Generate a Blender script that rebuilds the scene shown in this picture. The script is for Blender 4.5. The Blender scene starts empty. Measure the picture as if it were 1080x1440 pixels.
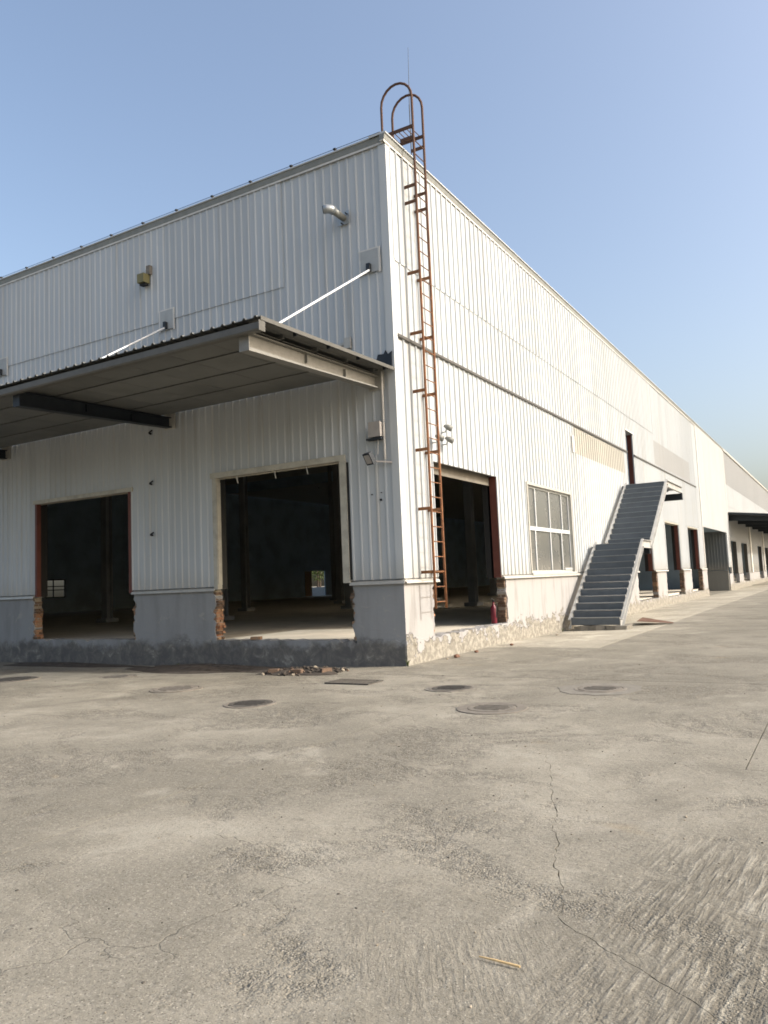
import bpy, bmesh, math, random
from mathutils import Vector, Matrix
from mathutils.geometry import delaunay_2d_cdt
random.seed(7)
C = bpy.context.scene
COL = C.collection
R = math.radians

# ------------------------------------------------------------------ camera
cd = bpy.data.cameras.new('camera'); cam = bpy.data.objects.new('camera', cd); COL.objects.link(cam)
cd.sensor_fit = 'VERTICAL'; cd.sensor_height = 36.0; cd.sensor_width = 27.0
cd.lens = 27.289; cd.clip_start = 0.05; cd.clip_end = 3000
yaw, pitch, roll = 0.531637692, 0.0903943016, -0.0421867332
fw = Vector((-math.sin(yaw)*math.cos(pitch), math.cos(yaw)*math.cos(pitch), math.sin(pitch)))
rt = Vector((math.cos(yaw), math.sin(yaw), 0)); up = rt.cross(fw)
r2 = math.cos(roll)*rt + math.sin(roll)*up; u2 = -math.sin(roll)*rt + math.cos(roll)*up
m = Matrix((r2, u2, -fw)).transposed().to_4x4(); m.translation = Vector((7.3129, -13.0687, 1.6))
cam.matrix_world = m
C.camera = cam

# ------------------------------------------------------------------ sky + sun
SUN_EL = R(33); SUN_TO = Vector((1.0, 0.22, 0)).normalized()
W = bpy.data.worlds.new('World'); C.world = W; W.use_nodes = True
nt = W.node_tree; nt.nodes.clear()
sky = nt.nodes.new('ShaderNodeTexSky'); sky.sky_type = 'NISHITA'; sky.sun_disc = False
sky.sun_elevation = SUN_EL; sky.sun_rotation = math.atan2(SUN_TO.x, SUN_TO.y)
sky.altitude = 0; sky.air_density = 1.05; sky.dust_density = 5.4; sky.ozone_density = 0.35
bg = nt.nodes.new('ShaderNodeBackground'); bg.inputs[1].default_value = 0.15
wo = nt.nodes.new('ShaderNodeOutputWorld')
nt.links.new(sky.outputs[0], bg.inputs[0]); nt.links.new(bg.outputs[0], wo.inputs[0])
sl = bpy.data.lights.new('sun', 'SUN'); sl.energy = 2.0; sl.angle = R(0.5); sl.color = (1.0, 0.975, 0.935)
so = bpy.data.objects.new('sun', sl); COL.objects.link(so); so.location = (60, 12, 40)
td = Vector((-SUN_TO.x*math.cos(SUN_EL), -SUN_TO.y*math.cos(SUN_EL), -math.sin(SUN_EL)))
so.rotation_euler = td.to_track_quat('-Z', 'Y').to_euler()
C.cycles.pixel_filter_type = 'BLACKMAN_HARRIS'; C.cycles.filter_width = 1.7
C.view_settings.view_transform = 'Standard'; C.view_settings.look = 'None'
C.view_settings.exposure = 0.9; C.view_settings.gamma = 1; C.view_settings.use_curve_mapping = False

# ------------------------------------------------------------------ materials
class NT:
    def __init__(s, name, rough=0.7, metal=0.0, spec=0.4):
        s.m = bpy.data.materials.new(name); s.m.use_nodes = True
        s.t = s.m.node_tree; s.b = s.t.nodes['Principled BSDF']
        s.b.inputs['Roughness'].default_value = rough; s.b.inputs['Metallic'].default_value = metal
        s.b.inputs['Specular IOR Level'].default_value = spec
        g = s.t.nodes.new('ShaderNodeNewGeometry'); s.pos = g.outputs['Position']
        oi = s.t.nodes.new('ShaderNodeObjectInfo'); s.rnd = oi.outputs['Random']
    def n(s, typ, **kw):
        x = s.t.nodes.new(typ)
        for k, v in kw.items(): setattr(x, k, v)
        return x
    def put(s, inp, v):
        if hasattr(v, 'is_output') or hasattr(v, 'links'): s.t.links.new(v, inp)
        else: inp.default_value = v
    def mapped(s, scale=(1,1,1), rotz=0.0, loc=(0,0,0)):
        x = s.n('ShaderNodeMapping'); s.put(x.inputs['Vector'], s.pos)
        x.inputs['Rotation'].default_value = (0,0,rotz); x.inputs['Location'].default_value = loc
        if rotz:   # rotate first, then squash
            x.inputs['Scale'].default_value = (1,1,1)
            y = s.n('ShaderNodeMapping'); s.put(y.inputs['Vector'], x.outputs[0]); y.inputs['Scale'].default_value = scale
            return y.outputs[0]
        x.inputs['Scale'].default_value = scale
        return x.outputs[0]
    def noise(s, scale=5, detail=4, rough=0.55, vec=None, dist=0.0):
        x = s.n('ShaderNodeTexNoise'); x.inputs['Scale'].default_value = scale; x.inputs['Detail'].default_value = detail
        x.inputs['Roughness'].default_value = rough; x.inputs['Distortion'].default_value = dist
        s.put(x.inputs['Vector'], vec if vec is not None else s.pos); return x.outputs[0]
    def ramp(s, fac, a, b, c0=0.0, c1=1.0):
        x = s.n('ShaderNodeMapRange'); x.interpolation_type = 'SMOOTHSTEP'
        s.put(x.inputs[0], fac); x.inputs[1].default_value = a; x.inputs[2].default_value = b
        x.inputs[3].default_value = c0; x.inputs[4].default_value = c1; return x.outputs[0]
    def math(s, op, a, b=0.0):
        x = s.n('ShaderNodeMath', operation=op); s.put(x.inputs[0], a); s.put(x.inputs[1], b); return x.outputs[0]
    def mix(s, fac, a, b, blend='MIX'):
        x = s.n('ShaderNodeMix', data_type='RGBA', blend_type=blend)
        s.put(x.inputs[0], fac)
        for i, v in ((6, a), (7, b)):
            if isinstance(v, tuple): x.inputs[i].default_value = (*v[:3], 1)
            else: s.put(x.inputs[i], v)
        return x.outputs[2]
    def xyz(s):
        x = s.n('ShaderNodeSeparateXYZ'); s.put(x.inputs[0], s.pos); return x.outputs
    def bump(s, h, strength=0.5, dist=0.01, normal=None):
        x = s.n('ShaderNodeBump'); s.put(x.inputs['Height'], h); x.inputs['Strength'].default_value = strength
        x.inputs['Distance'].default_value = dist
        if normal is not None: s.put(x.inputs['Normal'], normal)
        return x.outputs[0]
    def color(s, c):
        if isinstance(c, tuple): s.b.inputs['Base Color'].default_value = (*c, 1)
        else: s.put(s.b.inputs['Base Color'], c)
    def normal(s, n): s.put(s.b.inputs['Normal'], n)

def cladding(name, base, grime=(.36,.32,.25), amt=0.5, rough=.45, rust=0.0, var=.10):
    s = NT(name, rough, 0, .4)
    st = s.noise(1.0, 6, .6, s.mapped((5.5,5.5,.22)))
    f = s.math('MULTIPLY', s.ramp(st, .5, .78), amt)
    big = s.noise(.35, 4)
    c = s.mix(s.ramp(big, .35, .7, 0, .18), base, tuple(v*.82 for v in base))
    c = s.mix(f, c, grime)
    c = s.mix(1.0, c, s.ramp(s.rnd, 0, 1, 1-var, 1.0), 'MULTIPLY')
    zz = s.xyz()[2]
    bg_ = s.math('MULTIPLY', s.ramp(s.math('ADD', zz, s.math('MULTIPLY', st, 1.1)), 2.75, 2.0), .42)
    c = s.mix(bg_, c, tuple(v*.8 for v in grime))
    if rust:
        rs = s.noise(1.0, 8, .65, s.mapped((9,9,1.2), loc=(3,1,0)))
        c = s.mix(s.math('MULTIPLY', s.ramp(rs, .6, .74), rust), c, (.33,.17,.07))
    spots = s.noise(17, 3)
    c = s.mix(s.ramp(spots, .72, .78, 0, .35), c, (.2,.17,.14))
    s.color(c); s.normal(s.bump(s.noise(1.0, 3, .5, s.mapped((1.6,1.6,.55))), .5, .03)); return s.m
def flat(name, base, rough=.6, metal=0, amt=.25, sc=6, spec=.4, dark=.6):
    s = NT(name, rough, metal, spec); n = s.noise(sc, 6, .6); n2 = s.noise(sc*7, 4)
    c = s.mix(s.ramp(n, .35, .7, 0, amt*1.6), base, tuple(v*dark for v in base))
    c = s.mix(s.ramp(n2, .6, .75, 0, amt), c, tuple(min(1, v*1.25) for v in base))
    c = s.mix(1.0, c, s.ramp(s.rnd, 0, 1, .9, 1.05), 'MULTIPLY')
    s.color(c); s.normal(s.bump(n2, .25, .004)); return s.m

M = {}
M['clad'] = cladding('white_cladding', (.455,.48,.49))
M['clad_new'] = cladding('newer_white_cladding', (.50,.52,.52), amt=.25, var=.04)
M['clad_old'] = cladding('yellowed_cladding', (.42,.405,.355), amt=.55, rust=.6)
M['clad_grey'] = cladding('grey_cladding', (.375,.38,.375), amt=.25, var=.05)
M['trim'] = flat('grey_trim', (.46,.445,.40), .5, .2)
M['trim_light'] = flat('light_trim', (.62,.60,.55), .5, .1)
M['trim_dark'] = flat('dark_flashing', (.085,.08,.07), .6, .1)
M['frame_white'] = flat('cream_door_frame', (.43,.41,.345), .6, 0, .4, 4)
M['maroon'] = flat('maroon_primer', (.13,.040,.027), .6, 0, .4, 3)
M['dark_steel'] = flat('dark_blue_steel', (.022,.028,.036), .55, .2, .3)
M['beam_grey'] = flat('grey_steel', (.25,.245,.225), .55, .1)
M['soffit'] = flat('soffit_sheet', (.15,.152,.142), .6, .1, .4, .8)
M['eave'] = flat('eave_grey', (.23,.235,.215), .5, .1)
M['gutter'] = flat('gutter_grey', (.105,.102,.09), .55, .1)
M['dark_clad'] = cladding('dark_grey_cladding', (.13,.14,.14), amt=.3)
M['rod'] = flat('galvanised_rod', (.68,.70,.71), .4, .3, .1)
M['galv'] = flat('galvanised_steel', (.42,.44,.44), .4, .6, .2)
M['stair'] = flat('slate_stair_paint', (.098,.118,.140), .5, .1, .3, 2.5)
M['stair_edge'] = flat('worn_step_edge', (.32,.35,.37), .45, .2, .3, 9)
M['stringer'] = flat('stringer_paint', (.42,.42,.40), .55, .1, .35, 3)
M['black'] = flat('plain_black', (.012,.012,.012), .6)
M['plate'] = flat('painted_plate', (.36,.375,.37), .5, 0, .2)
M['shade_toned_lintel'] = flat('shade_toned_lintel', (.20,.18,.145), .7, 0, .4, 3)  # lintel colour darkened to stand in for shade from the cladding above
M['lens'] = flat('dark_lamp_lens', (.13,.14,.15), .25)
M['dusty_brick'] = flat('dusty_brick', (.17,.115,.08), .95, 0, .5, 20)
M['dirty_iron'] = flat('cast_iron', (.10,.092,.08), .75, .3, .5, 12)
M['iron_ring'] = flat('manhole_ring', (.20,.18,.15), .85, .1, .5, 9)
M['cover_concrete'] = flat('concrete_lid', (.185,.172,.145), .9, 0, .4, 7)
M['wood'] = flat('raw_wood', (.62,.44,.22), .7, 0, .4, 14)
M['red'] = flat('red_enamel', (.13,.010,.022), .4, 0, .3)
M['yellow'] = flat('yellow_plastic', (.20,.18,.08), .6)
M['plastic'] = flat('aged_white_plastic', (.36,.335,.31), .5)
M['rust_plate'] = flat('rusty_plate', (.16,.085,.055), .8, .1, .5, 5)
M['interior'] = flat('blue_grey_lining', (.33,.42,.50), .9, 0, .4, .6, .1)  # inner lining in an even blue-grey, mottled a little darker
M['inner_steel'] = flat('inner_grey_column', (.26,.27,.28), .7, 0, .3, 1.5)
M['stone'] = flat('broken_stone', (.30,.26,.20), .95, 0, .5, 14)
M['dirt'] = flat('dark_damp_soil', (.070,.058,.047), 1, 0, .6, 8)
M['bark'] = flat('tree_bark', (.09,.065,.045), .95)
M['brown_door'] = flat('brown_door', (.34,.22,.13), .7)
M['blue_sheet'] = flat('blue_sheet', (.13,.17,.20), .6)

def mk_rust():
    s = NT('rusty_orange_steel', .8, .1, .3)
    n = s.noise(9, 7, .65); n2 = s.noise(1.0, 5, .6, s.mapped((12,12,1.2)))
    c = s.mix(s.ramp(n, .35, .65), (.235,.105,.045), (.135,.062,.034))
    z = s.xyz()[2]
    c = s.mix(s.math('MULTIPLY', s.ramp(n2, .48, .68), .6), c, (.29,.145,.065))
    c = s.mix(s.math('MULTIPLY', s.ramp(z, 6.0, 10.6), .85), c, (.075,.045,.035))
    s.color(c); s.normal(s.bump(n, .5, .006)); return s.m
M['rust'] = mk_rust()

def mk_brick():
    s = NT('broken_brick', .95, 0, .2)
    n = s.noise(22, 5); 
    c = s.mix(s.rnd, (.31,.14,.075), (.34,.225,.135))
    c = s.mix(s.ramp(n, .45, .65, 0, .7), c, (.27,.22,.165))
    s.color(c); s.normal(s.bump(n, .8, .012)); return s.m
M['brick'] = mk_brick()
M['mortar'] = flat('lime_mortar', (.34,.29,.22), .95, 0, .5, 20)

def mk_plinth():
    s = NT('painted_render_plinth', .9, 0, .25)
    z = s.xyz()[2]
    n = s.noise(2.6, 7, .62); n2 = s.noise(9, 6, .6); st = s.noise(1.0, 6, .6, s.mapped((4,4,.7)))
    paint = s.mix(s.ramp(st, .46, .72, 0, .55), (.325,.32,.315), (.19,.183,.175))
    cem = s.mix(s.ramp(n2, .40, .62), (.20,.188,.16), (.31,.292,.25))
    cem = s.mix(s.ramp(s.noise(5, 6, .65, s.mapped((1,1,1), loc=(4,2,1))), .52, .66, 0, .75), cem, (.14,.125,.10))
    h = s.math('ADD', z, s.math('MULTIPLY', s.math('SUBTRACT', n, .5), 1.5))
    h = s.math('ADD', h, s.math('MULTIPLY', s.math('SUBTRACT', n2, .5), .35))
    k = s.ramp(h, .38, .44)
    c = s.mix(k, cem, paint)
    c = s.mix(s.ramp(z, 1.3, 1.62, 0, .22), c, (.32,.29,.25))
    s.color(c)
    hh = s.math('ADD', s.math('MULTIPLY', k, .8), s.math('MULTIPLY', n2, s.ramp(h, .3, .46, 1.0, .12)))
    s.normal(s.bump(hh, .9, .03)); return s.m
M['plinth'] = mk_plinth()
def mk_plinth_shade():  # same plinth paint, with the front's shade put into darker colours
    s = NT('shaded_render_plinth', .9, 0, .25)
    z = s.xyz()[2]
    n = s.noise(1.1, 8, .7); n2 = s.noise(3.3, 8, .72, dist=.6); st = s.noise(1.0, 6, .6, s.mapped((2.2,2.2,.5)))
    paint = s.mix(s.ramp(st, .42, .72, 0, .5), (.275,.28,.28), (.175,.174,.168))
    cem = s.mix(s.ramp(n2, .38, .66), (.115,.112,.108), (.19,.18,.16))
    h = s.math('ADD', z, s.math('MULTIPLY', s.math('SUBTRACT', n, .5), 1.1))
    k = s.ramp(h, .30, .52)
    c = s.mix(k, cem, paint)
    c = s.mix(s.ramp(n2, .57, .66, 0, .65), c, (.34,.33,.30))
    s.color(c)
    s.normal(s.bump(s.math('ADD', s.math('MULTIPLY', k, .5), n2), .7, .02)); return s.m
M['plinth_shade'] = mk_plinth_shade()

def mk_ground(name, tone=1.0):
    s = NT(name, .92, 0, .25)
    x, y, z = s.xyz(); T = lambda *c: tuple(v*tone*k_ for v, k_ in zip(c, (.945,.93,.893)))
    big = s.noise(.30, 5, .55, s.mapped((1,1,1), loc=(2.3,7.1,0)))
    mid = s.noise(1.05, 7, .64, dist=.5); small = s.noise(5.5, 6, .66)
    fine = s.noise(34, 6, .70); vfine = s.noise(110, 4, .65)
    c = s.mix(s.ramp(big, .36, .66), T(.292,.276,.234), T(.200,.188,.156))
    c = s.mix(s.ramp(mid, .42, .66, 0, .65), c, T(.185,.175,.147))
    c = s.mix(s.ramp(mid, .46, .32, 0, .75), c, T(.33,.315,.27))
    c = s.mix(s.ramp(small, .52, .72, 0, .5), c, T(.165,.155,.13))
    c = s.mix(s.ramp(small, .46, .32, 0, .35), c, T(.31,.297,.258))
    # traffic darkening down the open side of the yard
    tr = s.math('MULTIPLY', s.ramp(s.math('ADD', x, s.math('MULTIPLY', mid, 2.0)), 3.6, 5.4), s.ramp(y, -4.6, -1.0))
    c = s.mix(s.math('MULTIPLY', tr, .38), c, T(.135,.127,.106))
    # stripped patches where the aggregate shows
    agm = s.math('MULTIPLY', s.ramp(s.noise(.62, 6, .62, s.mapped((1,1.35,1), loc=(5.2,1.6,0)), .8), .47, .60), s.ramp(s.noise(6.5, 5, .72), .36, .60))
    vor = s.n('ShaderNodeTexVoronoi'); vor.inputs['Scale'].default_value = 78; s.put(vor.inputs['Vector'], s.pos)
    vd = vor.outputs['Distance']; sp = s.n('ShaderNodeSeparateColor'); s.put(sp.inputs[0], vor.outputs['Color'])
    agc = s.mix(s.ramp(sp.outputs[0], .15, .95), T(.12,.112,.094), T(.36,.34,.295))
    agc = s.mix(s.ramp(vd, .30, .60, 0, .8), agc, T(.085,.078,.065))
    c = s.mix(s.math('MULTIPLY', agm, .55), c, agc)
    c = s.mix(s.math('MULTIPLY', s.ramp(fine, .53, .68, 0, .62), s.ramp(mid, .36, .60, .35, 1.0)), c, T(.105,.098,.082))
    c = s.mix(s.ramp(fine, .47, .33, 0, .50), c, T(.36,.345,.30))
    c = s.mix(s.ramp(vfine, .55, .72, 0, .35), c, T(.10,.094,.08))
    gv = s.n('ShaderNodeTexVoronoi'); gv.inputs['Scale'].default_value = 150; s.put(gv.inputs['Vector'], s.pos); gs = s.n('ShaderNodeSeparateColor'); s.put(gs.inputs[0], gv.outputs['Color'])
    c = s.mix(1.0, c, s.mix(s.math('ADD', s.math('MULTIPLY', agm, .75), .25), (1,1,1), s.ramp(gs.outputs[0], 0, 1, .74, 1.24)), 'MULTIPLY')
    c = s.mix(s.ramp(gs.outputs[1], .94, .97, 0, .7), c, T(.07,.065,.055))
    c = s.mix(s.ramp(gs.outputs[2], .95, .98, 0, .6), c, T(.42,.40,.35))
    pit = s.noise(13, 4, .8)
    c = s.mix(s.ramp(pit, .67, .72, 0, .85), c, T(.075,.068,.056))
    och = s.noise(.8, 4, .5, s.mapped((1,2.2,1), loc=(9.4,3.3,0)))
    c = s.mix(s.ramp(och, .68, .80, 0, .45), c, T(.30,.22,.11))
    dk = s.noise(.5, 7, .66, s.mapped((1.6,.45,1), rotz=.5, loc=(1.7,4.4,0)))
    c = s.mix(s.ramp(dk, .55, .72, 0, .5), c, T(.135,.126,.106))
    # hairline crazing in places
    v2 = s.n('ShaderNodeTexVoronoi', feature='DISTANCE_TO_EDGE'); v2.inputs['Scale'].default_value = .75
    wv = s.n('ShaderNodeVectorMath', operation='ADD'); ns = s.n('ShaderNodeTexNoise'); ns.inputs['Scale'].default_value = 3.2; ns.inputs['Detail'].default_value = 6
    s.put(ns.inputs['Vector'], s.pos); sc = s.n('ShaderNodeVectorMath', operation='SCALE'); s.put(sc.inputs[0], ns.outputs['Color']); sc.inputs['Scale'].default_value = .42
    s.put(wv.inputs[0], s.pos); s.put(wv.inputs[1], sc.outputs[0]); s.put(v2.inputs['Vector'], wv.outputs[0])
    cr = s.math('MULTIPLY', s.ramp(v2.outputs['Distance'], .0055, .001), s.ramp(s.noise(.5, 3, .5, s.mapped((1,1,1), loc=(7,2,0))), .55, .63))
    c = s.mix(s.math('MULTIPLY', s.math('MULTIPLY', cr, s.ramp(small, .36, .56)), .32), c, T(.07,.064,.053))
    # broom ridges left in the surface
    brA = s.noise(1.0, 4, .6, s.mapped((32,3.6,1), rotz=.09), .45)
    brB = s.noise(1.0, 4, .6, s.mapped((44,7,1), rotz=-.55), .5)
    mk = s.math('MULTIPLY', s.ramp(x, 5.9, 6.5), s.ramp(y, -7.6, -8.6))
    mk = s.math('MULTIPLY', mk, s.ramp(s.noise(1.9, 5, .65), .34, .52))
    mk2 = s.math('MULTIPLY', s.math('MULTIPLY', s.math('MULTIPLY', s.ramp(y, -8.9, -9.9), s.ramp(x, 4.6, 5.4)), s.ramp(s.noise(1.3, 4, .6, s.mapped((1,1,1), loc=(3,8,2))), .42, .58)), s.math('SUBTRACT', 1.0, mk))
    c = s.mix(s.math('MULTIPLY', s.ramp(brA, .40, .58, .75, 0), mk), c, T(.14,.13,.108))
    c = s.mix(s.math('MULTIPLY', s.ramp(brA, .52, .68, 0, .6), mk), c, T(.36,.345,.295))
    c = s.mix(s.math('MULTIPLY', s.ramp(brB, .40, .58, .4, 0), mk2), c, T(.15,.14,.117))
    c = s.mix(1.0, c, s.ramp(s.rnd, 0, 1, .96, 1.02), 'MULTIPLY')
    s.color(c)
    rid = s.math('ADD', s.math('MULTIPLY', brA, mk), s.math('MULTIPLY', brB, s.math('MULTIPLY', mk2, .5)))
    h = s.math('ADD', s.math('MULTIPLY', fine, .9), s.math('MULTIPLY', vfine, .4))
    h = s.math('ADD', h, s.math('MULTIPLY', s.math('MULTIPLY', vd, agm), -1.2))
    h = s.math('ADD', h, s.math('MULTIPLY', rid, 2.1))
    h = s.math('ADD', h, s.math('MULTIPLY', mid, 2.6)); h = s.math('ADD', h, s.math('MULTIPLY', small, 1.2))
    h = s.math('SUBTRACT', h, s.math('MULTIPLY', agm, .6)); h = s.math('SUBTRACT', h, s.math('MULTIPLY', cr, .6))
    h = s.math('SUBTRACT', h, s.ramp(pit, .67, .72, 0, .9))
    s.normal(s.bump(h, .9, .0085)); return s.m
M['ground'] = mk_ground('worn_concrete')
M['apron'] = mk_ground('pale_concrete_apron', 1.5)
M['floor'] = flat('dusty_concrete_floor', (.52,.485,.41), .9, 0, .3, 1.2)

def mk_glass():
    s = NT('dusty_glass', .18, 0, .5)
    n = s.noise(1.1, 3, .5); z = s.xyz()[2]
    c = s.mix(s.ramp(n, .3, .75), (.135,.14,.13), (.155,.157,.146))
    c = s.mix(s.ramp(z, 2.3, 1.65, 0, .5), c, (.30,.285,.25))
    s.color(c); s.put(s.b.inputs['Roughness'], s.ramp(n, .3, .7, .2, .32))
    s.b.inputs['Transmission Weight'].default_value = .22; return s.m
M['glass'] = mk_glass()
def mk_leaf():
    s = NT('leaf_green', .6, 0, .3); s.color(s.mix(s.noise(1.3, 4), (.05,.085,.02), (.11,.13,.035))); return s.m
M['leaf'] = mk_leaf()

# ------------------------------------------------------------------ mesh helpers
class MB:
    def __init__(s): s.v = []; s.f = []; s.mi = []
    def add(s, vs, fs, mi=0):
        o = len(s.v); s.v += [tuple(v) for v in vs]; s.f += [tuple(i+o for i in f) for f in fs]; s.mi += [mi]*len(fs); return s
    def box(s, x0, x1, y0, y1, z0, z1, mi=0):
        vs = [(x0,y0,z0),(x1,y0,z0),(x1,y1,z0),(x0,y1,z0),(x0,y0,z1),(x1,y0,z1),(x1,y1,z1),(x0,y1,z1)]
        return s.add(vs, [(3,2,1,0),(4,5,6,7),(0,1,5,4),(1,2,6,5),(2,3,7,6),(3,0,4,7)], mi)
    def prism(s, poly, fn0, fn1, mi=0):
        """poly: list of 2-D points; fn0/fn1 map a point to 3-D at either end"""
        n = len(poly); vs = [fn0(p) for p in poly] + [fn1(p) for p in poly]
        fs = [tuple(range(n-1,-1,-1)), tuple(range(n,2*n))] + [(i,(i+1)%n,(i+1)%n+n,i+n) for i in range(n)]
        return s.add(vs, fs, mi)
    def beam(s, a, b, w, h, mi=0, upv=Vector((0,0,1))):
        a = Vector(a); b = Vector(b); d = (b-a).normalized()
        x = d.cross(upv); x = x.normalized() if x.length > 1e-4 else Vector((1,0,0)); u = x.cross(d).normalized()
        pts = [(-w/2,-h/2),(w/2,-h/2),(w/2,h/2),(-w/2,h/2)]
        return s.prism(pts, lambda p: a+x*p[0]+u*p[1], lambda p: b+x*p[0]+u*p[1], mi)
    def tube(s, pts, r, n=8, mi=0, caps=True):
        pts = [Vector(p) for p in pts]; rings = []
        pd = None; ux = None
        for i, p in enumerate(pts):
            d = ((pts[i+1]-p) if i == 0 else (p-pts[i-1]) if i == len(pts)-1 else (pts[i+1]-pts[i-1])).normalized()
            if ux is None:
                ux = d.cross(Vector((0,0,1)))
                if ux.length < 1e-3: ux = d.cross(Vector((1,0,0)))
            ux = (ux - d*ux.dot(d)).normalized(); uy = d.cross(ux)
            rr = r[i] if isinstance(r, (list, tuple)) else r
            rings.append([p+ux*rr*math.cos(2*math.pi*k/n)+uy*rr*math.sin(2*math.pi*k/n) for k in range(n)])
        vs = [v for g in rings for v in g]; fs = []
        for i in range(len(rings)-1):
            for k in range(n): fs.append((i*n+k, i*n+(k+1)%n, (i+1)*n+(k+1)%n, (i+1)*n+k))
        if caps: fs += [tuple(range(n-1,-1,-1)), tuple(range((len(rings)-1)*n, len(rings)*n))]
        return s.add(vs, fs, mi)
    def lathe(s, prof, c, n=24, mi=0, axis='z'):
        vs = []
        for (r, h) in prof:
            for k in range(n):
                a = 2*math.pi*k/n; u, w = r*math.cos(a), r*math.sin(a)
                vs.append((c[0]+u, c[1]+w, c[2]+h) if axis == 'z' else (c[0]+u, c[1]+h, c[2]+w) if axis == 'y' else (c[0]+h, c[1]+u, c[2]+w))
        m_ = len(prof); fs = [(i*n+k, i*n+(k+1)%n, (i+1)*n+(k+1)%n, (i+1)*n+k) for i in range(m_-1) for k in range(n)]
        fs += [tuple(range(n-1,-1,-1)), tuple(range((m_-1)*n, m_*n))]
        return s.add(vs, fs, mi)
    def rock(s, c, r, seed=0, sq=(1,1,.7), mi=0):
        rnd = random.Random(seed); bm = bmesh.new(); bmesh.ops.create_icosphere(bm, subdivisions=1, radius=1)
        vs = [(c[0]+v.co.x*r*sq[0]*rnd.uniform(.65,1.2), c[1]+v.co.y*r*sq[1]*rnd.uniform(.65,1.2), c[2]+v.co.z*r*sq[2]*rnd.uniform(.7,1.15)) for v in bm.verts]
        fs = [tuple(v.index for v in f.verts) for f in bm.faces]; bm.free(); return s.add(vs, fs, mi)
    def mesh(s, name, mats, off=(0,0,0), smooth=False, recalc=True):
        me = bpy.data.meshes.new(name)
        me.from_pydata([(v[0]-off[0], v[1]-off[1], v[2]-off[2]) for v in s.v], [], s.f)
        for mm in (mats if isinstance(mats, (list,tuple)) else [mats]): me.materials.append(mm)
        for p, i in zip(me.polygons, s.mi): p.material_index = i
        if recalc:
            bm = bmesh.new(); bm.from_mesh(me); bmesh.ops.recalc_face_normals(bm, faces=bm.faces); bm.to_mesh(me); bm.free()
        if smooth:
            for p in me.polygons: p.use_smooth = True
        return me

def bx(*a): m_ = MB(); m_.box(*a); return m_
def wloc(o):
    v = Vector((0,0,0))
    while o: v += o.location; o = o.parent
    return v
def link(name, me, loc=(0,0,0), parent=None, rotz=0):
    o = bpy.data.objects.new(name, me); COL.objects.link(o); o.location = loc; o.rotation_euler = (0,0,rotz)
    if parent: o.parent = parent
    return o
def part(name, mb, mats, parent, smooth=False):           # mesh given in world coordinates
    return link(name, mb.mesh(name, mats, wloc(parent), smooth), (0,0,0), parent)
def tag(o, label, cat, group=None, kind=None):
    if label: o['label'] = label
    if cat: o['category'] = cat
    if group: o['group'] = group
    if kind: o['kind'] = kind
    return o
def thing(name, label, cat, loc=(0,0,0), group=None):
    o = link(name, None, loc); o.empty_display_size = .3; return tag(o, label, cat, group)
def solo(name, mb, mats, label, cat, loc, group=None, smooth=False, kind=None):   # one-mesh thing
    return tag(link(name, mb.mesh(name, mats, loc, smooth), loc), label, cat, group, kind)
def copy_tree(o, parent=None, loc=None):
    c = o.copy(); COL.objects.link(c); c.parent = parent
    if loc is not None: c.location = loc
    for ch in list(o.children): copy_tree(ch, c)
    return c

def sstep(a, b, t):
    t = min(1, max(0, (t-a)/(b-a))); return t*t*(3-2*t)
def gz(x, y):                                             # yard height: a shallow fall towards the left front wall
    if y > 2 or x > 0: 
        return -.05*sstep(4, 9, y)*sstep(3.0, .5, x) if x > 0 else -.05
    return -.11*sstep(.3, -4, x)*sstep(-4.5, -.8, y)

# ------------------------------------------------------------------ ground
g = MB()
X0, X1, Y0, Y1, BIG = -14.3, 14.7, -16.2, 63.8, 900
g.add([(X0,Y0,-.2),(X1,Y0,-.2),(X1,Y1,-.2),(X0,Y1,-.2),(X0,Y0,-.012),(X1,Y0,-.012),(X1,Y1,-.012),(X0,Y1,-.012),
       (-BIG,-BIG,-.012),(BIG,-BIG,-.012),(BIG,BIG,-.012),(-BIG,BIG,-.012)],
      [(0,1,2,3),(0,4,5,1),(1,5,6,2),(2,6,7,3),(3,7,4,0),(8,9,5,4),(9,10,6,5),(10,11,7,6),(11,8,4,7)])
ground = link('ground', g.mesh('ground', M['ground'], recalc=False)); ground['kind'] = 'structure'

sb = MB(); bm_ = []
for i in range(30):
    for j in range(81):
        x0_ = -14.2+i*.96; x1_ = x0_+.96; y0_ = -16.1+j*.985; y1_ = y0_+.985
        if x0_ < -.2 and y1_ > .4: continue
        sb.add([(x0_,y0_,gz(x0_,y0_)-.022),(x1_,y0_,gz(x1_,y0_)-.022),(x1_,y1_,gz(x1_,y1_)-.022),(x0_,y1_,gz(x0_,y1_)-.022)], [(0,1,2,3)])
link('subbase', sb.mesh('subbase', M['dirt'], recalc=False), (0,0,0), ground)

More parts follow.
